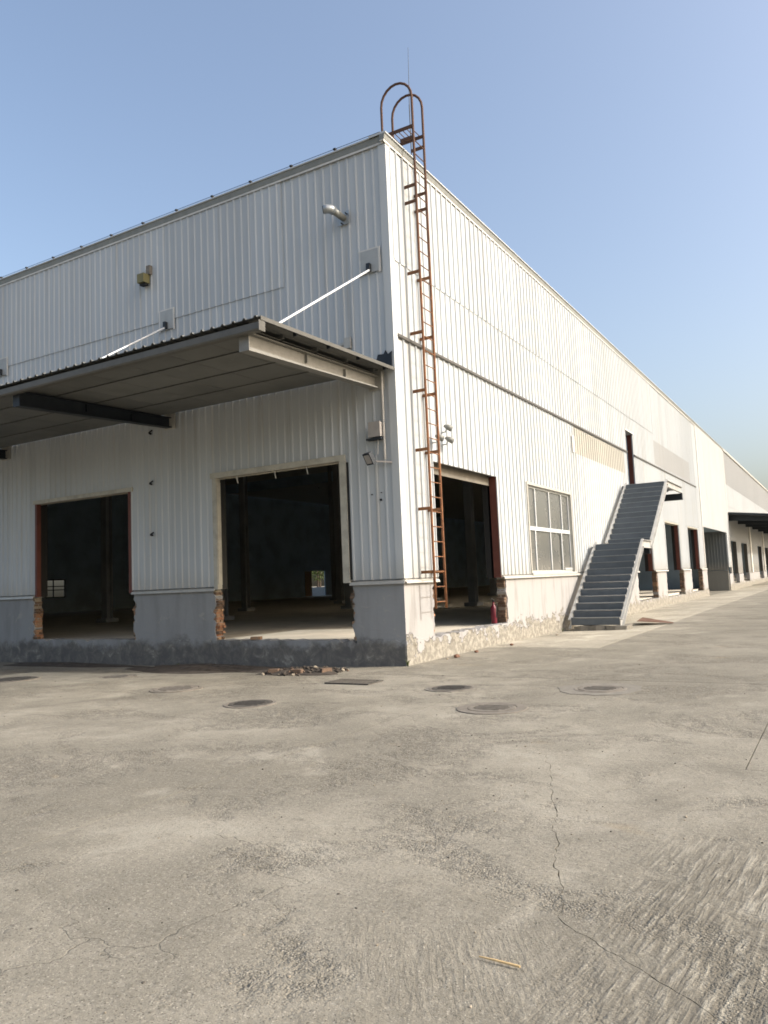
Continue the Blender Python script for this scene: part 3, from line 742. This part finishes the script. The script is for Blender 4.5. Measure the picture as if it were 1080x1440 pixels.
# ------------------------------------------------------------------ front canopy
CN = thing('front_canopy', 'sloping sheet metal canopy on steel beams over the front dock doors', 'canopy', (-6,-2,5.5))
def cz(y): return 5.80 + (y/4.08)*.10            # top of sheet; y runs 0 .. -4.08
xl, xr = -15.6, .015
u = xr
while u > xl:
    e = max(xl, u-1.10); poly = []
    n = int(round((u-e)/.22))
    for k in range(n):
        b0 = e+k*.22
        poly += [(b0+.0015 if k == 0 else b0,0),(b0+.075,0),(b0+.095,.03),(b0+.125,.03),(b0+.145,0)]
    poly += [(u-.0015,0)]
    poly = poly + [(p[0], p[1]-.012) for p in poly[::-1]]
    m_ = MB(); m_.prism(poly, lambda p:(p[0],-.03,cz(0)+p[1]), lambda p:(p[0],-4.10,cz(-4.10)+p[1])); part('roof_sheet', m_, M['soffit'], CN)
    u = e
m_ = MB(); m_.prism([(-.03,cz(0)+.004),(-4.10,cz(-4.10)+.004),(-4.10,cz(-4.10)-.062),(-.03,cz(0)-.062)], lambda p:(xr+.001,p[0],p[1]), lambda p:(xr+.006,p[0],p[1])); part('shadow_edge_strip', m_, M['gutter'], CN)  # deeper edge strip added to cast shade on the end beam's web
# ceiling sheets between purlins
pur = [-.30,-1.25,-2.2,-3.15,-3.95]
for y in pur:
    zt = cz(y)-.014
    m_ = MB(); m_.box(xl, xr-.30, y-.02, y+.02, zt-.07, zt-.004); part('purlin', m_, M['soffit'], CN)
    m_ = MB(); m_.box(xr-.10, xr-.03, y-.012, y+.012, zt-.075, zt-.006); part('purlin_clip', m_, M['dark_steel'], CN)
for a, b in zip(pur, pur[1:]):
    u = xr-.33
    while u > xl:
        e = max(xl, u-.99)
        m_ = MB(); g_ = .03
        m_.prism([(a-g_,cz(a)-.10),(a-g_,cz(a)-.112),(b+g_,cz(b)-.112),(b+g_,cz(b)-.10)], lambda p:(e+.005,p[0],p[1]), lambda p:(u-.005,p[0],p[1])); part('soffit_panel', m_, M['soffit'], CN)
        u = e
# front gutter
m_ = MB(); m_.prism([(-3.99,5.66),(-3.99,5.50),(-4.02,5.475),(-4.12,5.475),(-4.14,5.50),(-4.14,5.60),(-4.125,5.60),(-4.125,5.505),(-4.115,5.49),(-4.03,5.49),(-4.005,5.505),(-4.005,5.66)], lambda p:(xl,p[0],p[1]), lambda p:(.0,p[0],p[1])); part('gutter', m_, M['gutter'], CN)
part('gutter_end', bx(.001,.012,-4.14,-3.99,5.475,5.635), M['gutter'], CN)
# cantilever beams: I sections
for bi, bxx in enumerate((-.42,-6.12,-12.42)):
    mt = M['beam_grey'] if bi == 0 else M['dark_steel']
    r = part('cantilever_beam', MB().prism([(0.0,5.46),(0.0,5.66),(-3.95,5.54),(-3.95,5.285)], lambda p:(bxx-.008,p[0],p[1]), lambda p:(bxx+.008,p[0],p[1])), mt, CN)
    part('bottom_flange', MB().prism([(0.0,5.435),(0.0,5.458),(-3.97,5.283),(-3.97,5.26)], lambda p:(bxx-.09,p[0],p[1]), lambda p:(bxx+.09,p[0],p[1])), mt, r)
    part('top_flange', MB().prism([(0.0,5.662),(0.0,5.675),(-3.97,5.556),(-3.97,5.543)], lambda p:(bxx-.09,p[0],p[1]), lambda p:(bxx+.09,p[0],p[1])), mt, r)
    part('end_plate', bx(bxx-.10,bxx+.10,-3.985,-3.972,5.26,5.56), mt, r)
    part('wall_plate', bx(bxx-.16,bxx+.20,-.05,-.03,5.40,5.86), M['trim'], r)
    # lit web stiffeners
    for y in (-1.2,-2.4): part('stiffener', bx(bxx+.009,bxx+.06,y-.006,y+.006,5.42,5.58), mt, r)
for xx in (-.42,-6.15,-12.6):
    m_ = MB(); m_.tube([(xx,-.10,7.86),(xx,-3.35,cz(-3.35)+.06)], .022, 10); rd = part('tension_rod', m_, M['rod'], CN)
    part('rod_bracket', bx(xx-.05,xx+.05,-3.5,-3.30,cz(-3.35)+.031,cz(-3.35)+.12), M['dark_steel'], rd)

# ------------------------------------------------------------------ access ladder
LD = thing('access_ladder', 'tall rusty orange access ladder with two hoops over the roof edge', 'ladder', (.3,.95,1.03))
yL, yR = .70, 1.17; LX = .31
def hoop(y):
    pts = [(LX,y,1.04)] + [(LX,y,1.04+k*1.2) for k in range(1,9)] + [(LX,y,11.72)]
    for k in range(1,10):
        a = math.pi*k/10; pts.append((LX-.37+.37*math.cos(a), y, 11.72+.40*math.sin(a)))
    pts += [(LX-.74,y,11.72),(LX-.74,y,11.2),(LX-.74,y,10.6)]
    return pts
for y in (yL,yR): part('rail', MB().tube(hoop(y), .027, 10), M['rust'], LD, True)
z = 1.17; k = 0
while z < 10.9:
    part('rung', MB().tube([(LX,yL,z),(LX,yR,z)], .011, 8), M['rust'], LD, True); z += .30
for zz in (9.80,9.45,7.94,6.66,5.45,4.24,3.04,1.77):
    for y in (yL,yR): part('wall_bracket', MB().box(.0,LX,y-.004,y+.028,zz-.03,zz+.03) if y == yL else MB().box(.0,LX,y-.028,y+.004,zz-.03,zz+.03), M['rust'], LD)
for y in (yL,yR):
    part('platform_bearer', bx(LX-.74,LX,y-.02,y+.02,11.04,11.10), M['rust'], LD)
    part('platform_bearer', bx(.0,LX,y-.02,y+.02,10.80,10.86), M['rust'], LD)
for k in range(7):
    xx = LX-.66+k*.098; part('platform_bar', MB().tube([(xx,yL,11.07),(xx,yR,11.07)], .010, 6), M['rust'], LD)

# ------------------------------------------------------------------ external staircase
ST = thing('external_staircase', 'dark slate steel staircase with pale stringers climbing the side wall to a high doorway', 'staircase', (1,9.5,0))
sx0, sx1 = .26, 1.70
ya, za, yb, zb, yc, yd, zd = 9.45, .14, 12.85, 2.55, 14.25, 17.70, 4.96
NR = 12
def flight(ya_, za_, yb_, zb_):
    dz = (zb_-za_)/NR; dy = (yb_-ya_)/NR
    for i in range(NR):
        y = ya_+i*dy; z = za_+i*dz
        t = part('step', MB().box(sx0+.02,sx1-.02,y,y+.012,z-.02,z+dz-.022).box(sx0+.02,sx1-.02,y+.001,y+dy+.02,z+dz-.018,z+dz-.006), M['stair'], ST)
        part('nosing', bx(sx0+.02,sx1-.02,y-.022,y+.03,z+dz-.007,z+dz+.004), M['stair_edge'], t)
flight(ya, za, yb, zb); flight(yc, zb, yd, zd)
part('landing', bx(sx0+.02,sx1-.02,yb+.03,yc-.002,zb-.05,zb-.004), M['stair'], ST)
part('top_platform', bx(.05,sx1-.02,yd+.03,20.9,zd-.05,zd-.004), M['stair'], ST)
def channel(side, pts, h=.24):
    """stringer following pts (y,z) in a plane of constant x"""
    x = sx0 if side < 0 else sx1; o = -1 if side < 0 else 1
    for (p0, p1) in zip(pts, pts[1:]):
        m_ = MB(); (y0_,z0_),(y1_,z1_) = p0, p1
        web = [(y0_,z0_),(y1_,z1_),(y1_,z1_-h),(y0_,z0_-h)]
        m_.prism(web, lambda p:(x-.008,p[0],p[1]), lambda p:(x+.008,p[0],p[1]))
        for t0, t1 in ((.012,-.006),(-h+.006,-h-.012)):
            m_.prism([(y0_,z0_+t0),(y1_,z1_+t0),(y1_,z1_+t1),(y0_,z0_+t1)], lambda p:(x-.008 if o > 0 else x+.008,p[0],p[1]), lambda p:(x+o*.075,p[0],p[1]))
        part('stringer', m_, M['stringer'], ST)
for sd in (-1, 1):
    channel(sd, [(ya-.02,za+.13),(yb,zb+.10)]); channel(sd, [(yb+.002,zb+.07),(yc-.05,zb+.07)]) if sd > 0 else channel(sd, [(yb+.002,zb+.02),(yc-.05,zb+.02)])
    channel(sd, [(yc-.10,zb+.10),(yd,zd+.10)])
channel(1, [(yd+.002,zd+.05),(20.9,zd+.05)])
part('cross_beam', bx(.03,sx1+.07,20.62,20.80,zd-.48,zd-.215), M['dark_steel'], ST)
part('cross_beam', bx(.03,sx1+.02,yd+.2,yd+.32,zd-.36,zd-.06), M['dark_steel'], ST)
part('cross_beam', bx(.03,sx1+.0,yc-.25,yc-.13,zb-.36,zb-.06), M['dark_steel'], ST)
part('cross_beam', bx(.03,sx1+.0,yb+.15,yb+.27,zb-.36,zb-.06), M['dark_steel'], ST)
# broken concrete footing
fp = jag((sx0-.02,9.32), (sx1+.12,9.30), 10, .05, 21) + [(sx1+.1,10.2),(sx0-.02,10.2)]
for i, (xa, xb) in enumerate(((.36,.80),(.78,1.28),(1.30,1.86))):
    m_ = MB(); rr = random.Random(30+i); pg = [(xa,9.42+rr.uniform(-.05,.03)),((xa+xb)/2,9.36+rr.uniform(-.06,.03)),(xb,9.42+rr.uniform(-.05,.03)),(xb+rr.uniform(-.04,.05),9.9),(xa,9.95)]
    m_.prism(pg, lambda p:(p[0],p[1],-.06), lambda p:(p[0]+rr.uniform(-.02,.02),p[1]+.03,.09+rr.uniform(-.03,.035)))
    part('footing_block', m_, M['cover_concrete'], ST)

# ------------------------------------------------------------------ small things on the walls
# exhaust pipe with elbow
VP = thing('exhaust_pipe', 'short galvanised exhaust pipe with a dark open elbow high on the shaded front', 'pipe', (-1.02,0,9.15))
part('flange', bx(-1.16,-.88,-.045,-.03,9.00,9.28), M['galv'], VP)
part('pipe', MB().tube([(-1.02,-.03,9.14),(-1.05,-.25,9.17),(-1.07,-.36,9.19)], .07, 16), M['eave'], VP, True)
part('elbow', MB().tube([(-1.066,-.34,9.187),(-1.085,-.41,9.20),(-1.14,-.46,9.20),(-1.21,-.50,9.19)], .088, 16, caps=True), M['galv'], VP, True)
part('mouth', MB().tube([(-1.211,-.5006,9.19),(-1.219,-.5050,9.189)], .076, 16), M['black'], VP)
for dx, dz in ((-.08,.11),(.09,.06),(-.02,-.13)): part('bolt', MB().tube([(-1.02+dx,-.046,9.14+dz),(-1.02+dx,-.12,9.14+dz)], .014, 6), M['black'], VP)
# wall lamp
WL = thing('wall_lamp', 'small dull yellow lamp box high on the shaded front wall', 'lamp', (-6.78,0,9.2))
part('lamp_housing', bx(-6.90,-6.68,-.26,-.06,9.08,9.30), M['yellow'], WL)
part('lamp_bracket', MB().box(-6.74,-6.62,-.12,-.03,9.30,9.52), M['iron_ring'], WL)
part('lamp_base', bx(-6.88,-6.70,-.20,-.08,9.03,9.079), M['black'], WL)
# junction box with conduit, square floodlight
JB = thing('junction_box', 'pale plastic junction box beside the corner under the canopy end', 'junction box', (-.41,0,4.63))
part('box_body', bx(-.53,-.29,-.17,-.032,4.46,4.74), M['plastic'], JB)
part('box_lid', bx(-.545,-.275,-.19,-.171,4.45,4.75), M['plastic'], JB)
part('conduit', MB().tube([(-.40,-.06,4.46),(-.42,-.06,4.12)], .014, 8), M['trim_light'], JB)
part('conduit', MB().tube([(-.26,-.06,5.75),(-.26,-.06,4.0)], .022, 8), M['trim_light'], JB)
part('shelf_bracket', bx(-.62,-.28,-.16,-.03,4.40,4.44), M['dark_steel'], JB)
SF = thing('square_floodlight', 'small square floodlight tilted on an arm beside the front door by the corner', 'floodlight', (-.49,0,4.0))
m_ = MB(); c0 = Vector((-.50,-.26,4.02)); d_ = Vector((-.25,-.75,-.45)).normalized(); m_.beam(c0-d_*.045, c0+d_*.045, .20, .24); part('lamp_head', m_, M['dark_steel'], SF)
m_ = MB(); m_.beam(c0+d_*.046, c0+d_*.052, .15, .18); part('lens', m_, M['plastic'], SF)
part('arm', MB().beam((-.47,-.22,3.97),(-.12,-.05,3.93),.035,.03), M['plastic'], SF)
# three round floodlights
def round_flood(loc, label):
    t = thing('round_floodlight', label, 'floodlight', loc, 'round floodlights above the side door')
    x, y, z = loc
    part('lamp_head', MB().tube([(x+.10,y,z+.05),(x+.17,y+.02,z+.02),(x+.25,y+.06,z-.03)], [.025,.058,.068], 14), M['eave'], t, True)
    part('lens', MB().tube([(x+.251,y+.0605,z-.0305),(x+.258,y+.0625,z-.033)], .06, 14), M['lens'], t)
    part('bracket', MB().tube([(x+.03,y-.02,z-.10),(x+.13,y,z-.09),(x+.16,y+.01,z+.0)], .016, 8), M['galv'], t)
    return t
round_flood((.02,1.86,4.86), 'uppermost of the three round floodlights above the side door')
round_flood((.02,1.90,4.60), 'lower right round floodlight, directly under the uppermost one')
round_flood((.02,1.42,4.58), 'lower round floodlight seen between the ladder rails')
# lightning conductor on the roof edge
LC = thing('lightning_conductor', 'thin lightning wire on little posts running along the roof edge', 'lightning conductor', (-.1,.1,10.8))
part('roof_wire', MB().tube([(-.10,50,10.72),(-.10,.0,10.72)], .006, 5), M['black'], LC)
part('roof_wire', MB().tube([(-.10,-.0,10.72),(-42,-.0,10.72)], .006, 5), M['black'], LC)
pm = MB().box(-.012,.012,-.012,.012,0,.10).box(-.03,.03,-.03,.03,.075,.11).mesh('post', M['black'])
for k in range(22): link('post', pm, Vector((.0 if k < 0 else -.02, 2.1+k*2.18, 10.62))-LC.location, LC)
for k in range(16): link('post', pm, Vector((-1.2-k*1.15,.0,10.62))-LC.location, LC)
AT = thing('lightning_rod', 'thin lightning rod standing on the roof behind the ladder hoops', 'lightning rod', (-.5,2.15,10.7))
part('mast', MB().tube([(-.5,2.15,10.7),(-.5,2.16,12.6)], .014, 6), M['dark_steel'], AT)
part('tip', MB().tube([(-.5,2.16,12.6),(-.5,2.23,14.06)], [.010,.004], 6), M['dark_steel'], AT)
part('foot', bx(-.6,-.4,2.05,2.25,10.7,10.73), M['dark_steel'], AT)
# fire extinguisher just inside the side door
FE = thing('fire_extinguisher', 'dark red fire extinguisher standing inside the side door by the broken brick jamb', 'fire extinguisher', (-.22,4.86,.48))
part('cylinder', MB().lathe([(.065,0),(.074,.02),(.074,.36),(.058,.42),(.025,.46),(.022,.53)], (-.22,4.86,.48), 18), M['red'], FE, True)
part('valve', MB().box(-.245,-.195,4.83,4.89,1.01,1.06).beam((-.22,4.86,1.07),(-.22,4.72,1.10),.025,.02), M['black'], FE)
part('hose', MB().tube([(-.20,4.84,1.03),(-.12,4.80,.98),(-.12,4.79,.72),(-.13,4.79,.62)], .012, 6), M['black'], FE)

# ------------------------------------------------------------------ ground things
MAN = 'manhole covers in the yard'
def manhole(x, y, r, label, lidm, ring=.07, patch=0.0):
    z = gz(x, y); t = thing('manhole_cover', label, 'manhole cover', (x,y,z), MAN)
    if patch:
        rr = random.Random(int(x*100)); n = 22
        pg = [(x+(r+patch)*math.cos(2*math.pi*i/n)*rr.uniform(.9,1.1), y+(r+patch)*math.sin(2*math.pi*i/n)*rr.uniform(.9,1.1)) for i in range(n)]
        part('concrete_collar', MB().prism(pg, lambda p:(p[0],p[1],z-.02), lambda p:(p[0],p[1],z+.005)), M['cover_concrete'], t)
    part('frame_ring', MB().lathe([(r+ring,-.02),(r+ring,.007),(r+ring-.012,.011),(r+.012,.011),(r+.012,-.02)], (x,y,z), 36), M['iron_ring'], t)
    m_ = MB(); m_.lathe([(r,-.015),(r,.012),(r-.02,.015),(r-.05,.015),(r-.055,.012)], (x,y,z), 36)
    k = -3
    for k in range(-3, 4):
        w = math.sqrt(max(0, (r-.08)**2-(k*r*.25)**2))
        if w > .05: m_.box(x-w,x+w,y+k*r*.25-.012,y+k*r*.25+.012,z+.008,z+.018)
    part('lid', m_, lidm, t); return t
manhole(-7.2,-3.3,.42,'manhole cover at the left edge, near the shaded front wall',M['dirty_iron'])
manhole(-5.5,-2.2,.34,'manhole cover nearest the shaded front between the two dock doors',M['iron_ring'])
manhole(-2.35,-3.65,.36,'pale worn manhole cover in line with the front door by the corner',M['iron_ring'])
manhole(.06,-4.62,.30,'dark manhole cover alone in the middle of the open yard',M['dirty_iron'])
manhole(2.17,-2.58,.29,'dark small manhole cover in front of the side door',M['dirty_iron'],.05,.08)
manhole(3.43,-4.05,.30,'large pale concrete-ringed manhole cover',M['iron_ring'],.14,.10)
manhole(4.25,-2.15,.30,'rightmost manhole cover, sunk in rough broken concrete',M['iron_ring'],.06,.28)
GR = thing('drain_grate', 'rectangular iron drain grate near the building corner', 'drain grate', (.25,-2.26,gz(.25,-2.26)))
zg = gz(.25,-2.26)
part('grate_frame', MB().box(-.17,.67,-2.50,-2.455,zg-.02,zg+.012).box(-.17,.67,-2.065,-2.02,zg-.02,zg+.012).box(-.17,-.125,-2.455,-2.065,zg-.02,zg+.012).box(.625,.67,-2.455,-2.065,zg-.02,zg+.012), M['dirty_iron'], GR)
part('pit', bx(-.125,.625,-2.455,-2.065,zg-.01,zg+.003), M['black'], GR)
for k in range(11): part('bar', bx(-.10+k*.064,-.075+k*.064,-2.455,-2.065,zg+.004,zg+.013), M['dirty_iron'], GR)
# stick
m_ = MB(); m_.tube([(5.85,-9.945,.012),(5.93,-9.952,.015),(6.035,-9.955,.013)], [.003,.0048,.0052], 7)
solo('stick', m_, M['wood'], 'thin yellow wooden stick lying on the concrete in the foreground', 'stick', (5.94,-9.95,0))
# rusty plate by the stairs
m_ = MB(); m_.prism([(1.80,11.0),(2.75,11.5),(2.70,11.75),(1.62,12.6)], lambda p:(p[0],p[1],.02+(2.75-p[0])*.10), lambda p:(p[0],p[1],.035+(2.75-p[0])*.10))
solo('steel_plate', m_, M['rust_plate'], 'rusty brown plate lying tilted on the ground beside the stair foot', 'plate', (2.1,11.5,0))
# rubble and dirt along the front
def heap(name, cx, cy, rx, ry, h, seed, mat, label, cat):
    rnd = random.Random(seed); m_ = MB(); nr, na = 7, 28; vs = [(cx,cy,gz(cx,cy)+h)]
    ph = [rnd.uniform(0,6.28) for _ in range(4)]
    for i in range(1, nr+1):
        for k in range(na):
            a = 2*math.pi*k/na; w = 1+.18*math.sin(3*a+ph[0])+.12*math.sin(5*a+ph[1])
            q = i/nr; x = cx+rx*q*w*math.cos(a); y = min(-.03, cy+ry*q*w*math.sin(a))
            vs.append((x, y, gz(x,y)+h*(1-q**1.6)*rnd.uniform(.55,1.25)-(.012 if i == nr else 0)))
    fs = [(0,1+k,1+(k+1)%na) for k in range(na)] + [(1+i*na+k,1+(i+1)*na+k,1+(i+1)*na+(k+1)%na,1+i*na+(k+1)%na) for i in range(nr-1) for k in range(na)]
    m_.add(vs, fs); return m_
m_ = heap('dirt', -4.6,-.45, 2.7,.75,.10,3,M['dirt'],'','')
solo('dirt_strip', m_, M['dirt'], 'dark damp soil strip along the foot of the shaded front', None, (-4.6,-.45,0), kind='stuff')
m_ = heap('dirt', -9.5,-.35, 2.6,.45,.06,4,M['dirt'],'','')
solo('dirt_strip', m_, M['dirt'], 'second dark soil strip below the left dock door', None, (-9.5,-.35,0), kind='stuff')
m_ = heap('rubble', -1.7,-1.0,.95,.55,.10,5,M['dirt'],'',''); rr = random.Random(9)
for k in range(120):
    a = rr.uniform(0,6.28); q = math.sqrt(rr.random()); x = -1.7+.95*q*math.cos(a); y = -1.0+.55*q*math.sin(a); r = rr.uniform(.018,.06)
    m_.rock((x,y,gz(x,y)+.09*(1-q)+r*.4), r, k, (1,rr.uniform(.6,1.2),.7), rr.choice((1,0,0,0,0,2,0)))
solo('rubble_pile', m_, [M['dirt'],M['dusty_brick'],M['stone']], 'low heap of brick rubble and soil in front of the corner door', None, (-1.7,-1.0,0), kind='stuff')
loose_mesh = brick_meshes[0].copy(); loose_mesh.materials[0] = M['dusty_brick']
bl = ['broken brick half on the left of the rubble heap','broken brick on the right tip of the rubble heap','brick lump in the middle of the rubble heap']
for (x,y,rz), lb in zip(((-2.3,-1.15,.4),(-1.05,-1.2,1.1),(-1.6,-1.32,.1)), bl):
    o = tag(link('loose_brick', loose_mesh, (x,y,gz(x,y)+.06), None, rz), lb, 'brick', 'bricks by the rubble heap'); o.scale = (.2,.115,.085)
SG = 'stones at the foot of the sunlit wall'
for i, (x,y,r,lb) in enumerate(((.30,1.55,.075,'brown stone at the sunlit wall foot, nearest the building corner'),(.27,2.62,.055,'small dark stone below the ladder door'),
        (.42,4.3,.05,'small stone at the wall foot just past the side door'),(.40,7.7,.045,'pebble-sized stone near the stair foot'),(.26,1.2,.03,'tiny stone beside the corner brown stone'))):
    m_ = MB(); m_.rock((x,y,gz(x,y)+r*.4), r, 40+i, (1,1.5,.7)); solo('stone', m_, M['rust_plate'] if i < 3 else M['stone'], lb, 'stone', (x,y,0), SG)
m_ = MB(); rr = random.Random(77)
for k in range(320):
    if k < 200: x = rr.uniform(3.2,7.2); y = rr.uniform(-11,-5.5); r = rr.uniform(.003,.009)
    else: x = rr.uniform(-6,9); y = rr.uniform(-8,2) ; r = rr.uniform(.004,.012)
    if x < 0.1 and y > -.1: continue
    m_.rock((x,y,gz(x,y)+r*.3), r, k, (1,rr.uniform(.7,1.4),.6), rr.choice((0,0,1)))
solo('grit', m_, [M['stone'],M['dirty_iron']], 'scattered grit and pebbles over the concrete yard', None, (5,-8,0), kind='stuff')
m_ = MB(); m_.beam((-3.9,.12,.50),(-3.65,.06,.50),.11,.06)
o = tag(link('threshold_brick', brick_meshes[1], (-3.75,.08,.52), None, .2), 'single loose brick on the threshold of the corner front door', 'brick'); o.scale = (.24,.115,.06)

# ------------------------------------------------------------------ trees beyond the back opening
def tree(x, y, h, seed, label):
    t = thing('tree', label, 'tree', (x,y,0), 'trees beyond the back opening'); rnd = random.Random(seed)
    part('trunk', MB().tube([(x,y,-.1),(x+.1,y,h*.3),(x,y+.1,h*.6)], [.2,.14,.06], 8), M['bark'], t)
    m_ = MB()
    for k in range(1500):
        d = Vector((rnd.gauss(0,1),rnd.gauss(0,1),rnd.gauss(0,1))).normalized()*rnd.uniform(.3,1)**.5
        c = Vector((x,y,h*.62))+Vector((d.x*h*.32,d.y*h*.32,d.z*h*.36))
        a = Vector((rnd.uniform(-1,1),rnd.uniform(-1,1),rnd.uniform(-1,1))).normalized(); b = a.cross(d)
        b = b.normalized() if b.length > .01 else Vector((0,0,1)); q = rnd.uniform(.12,.24)
        m_.add([c-a*q, c+b*q*.5, c+a*q, c-b*q*.5], [(0,1,2,3)])
    part('crown', m_, M['leaf'], t)
tree(-61,82.5,8,1,'green tree framed in the far back doorway'); tree(-68,93,10,2,'taller tree behind the one in the far back doorway')
WBX = thing('blue_barrier', 'low blue barrier outside the far back doorway', 'barrier', (-52,71,0))
part('barrier_panel', bx(-52.1,-52,67,76,.1,1.35), M['blue_sheet'], WBX)
part('barrier_foot', bx(-52.3,-51.8,67.2,67.4,-.01,.1), M['dirty_iron'], WBX)

# ------------------------------------------------------------------ weeds at the wall foot
def weed(x, y, h, n, seed, label):
    t = thing('weed_tuft', label, 'weed', (x,y,gz(x,y)), 'weeds at the wall foot'); rnd = random.Random(seed)
    for k in range(n):
        a = rnd.uniform(0, 6.28); ln = h*rnd.uniform(.5,1); q = rnd.uniform(.2,.7)*ln; w = .008
        b = Vector((x,y,gz(x,y)-.005)); d = Vector((math.cos(a),math.sin(a),0)); sd = Vector((-d.y,d.x,0))*w
        if b.y > -.03 and b.x < .1: d = Vector((abs(d.x),-abs(d.y),0))
        p1 = b+d*q*.35+Vector((0,0,ln*.65)); p2 = b+d*q+Vector((0,0,ln*.9))
        m_ = MB(); m_.add([b-sd,b+sd,p1+sd*1.3,p1-sd*1.3,p2], [(0,1,2,3),(3,2,4)]); part('blade', m_, M['leaf'], t)
weed(.045,-.06,.17,9,1,'small green weed tuft growing at the foot of the building corner')
weed(.10,9.15,.14,8,2,'low green weed tuft between the stair foot and the sunlit wall')
weed(-5.9,-.12,.12,7,3,'low green weed tuft in the soil below the shaded front pier')
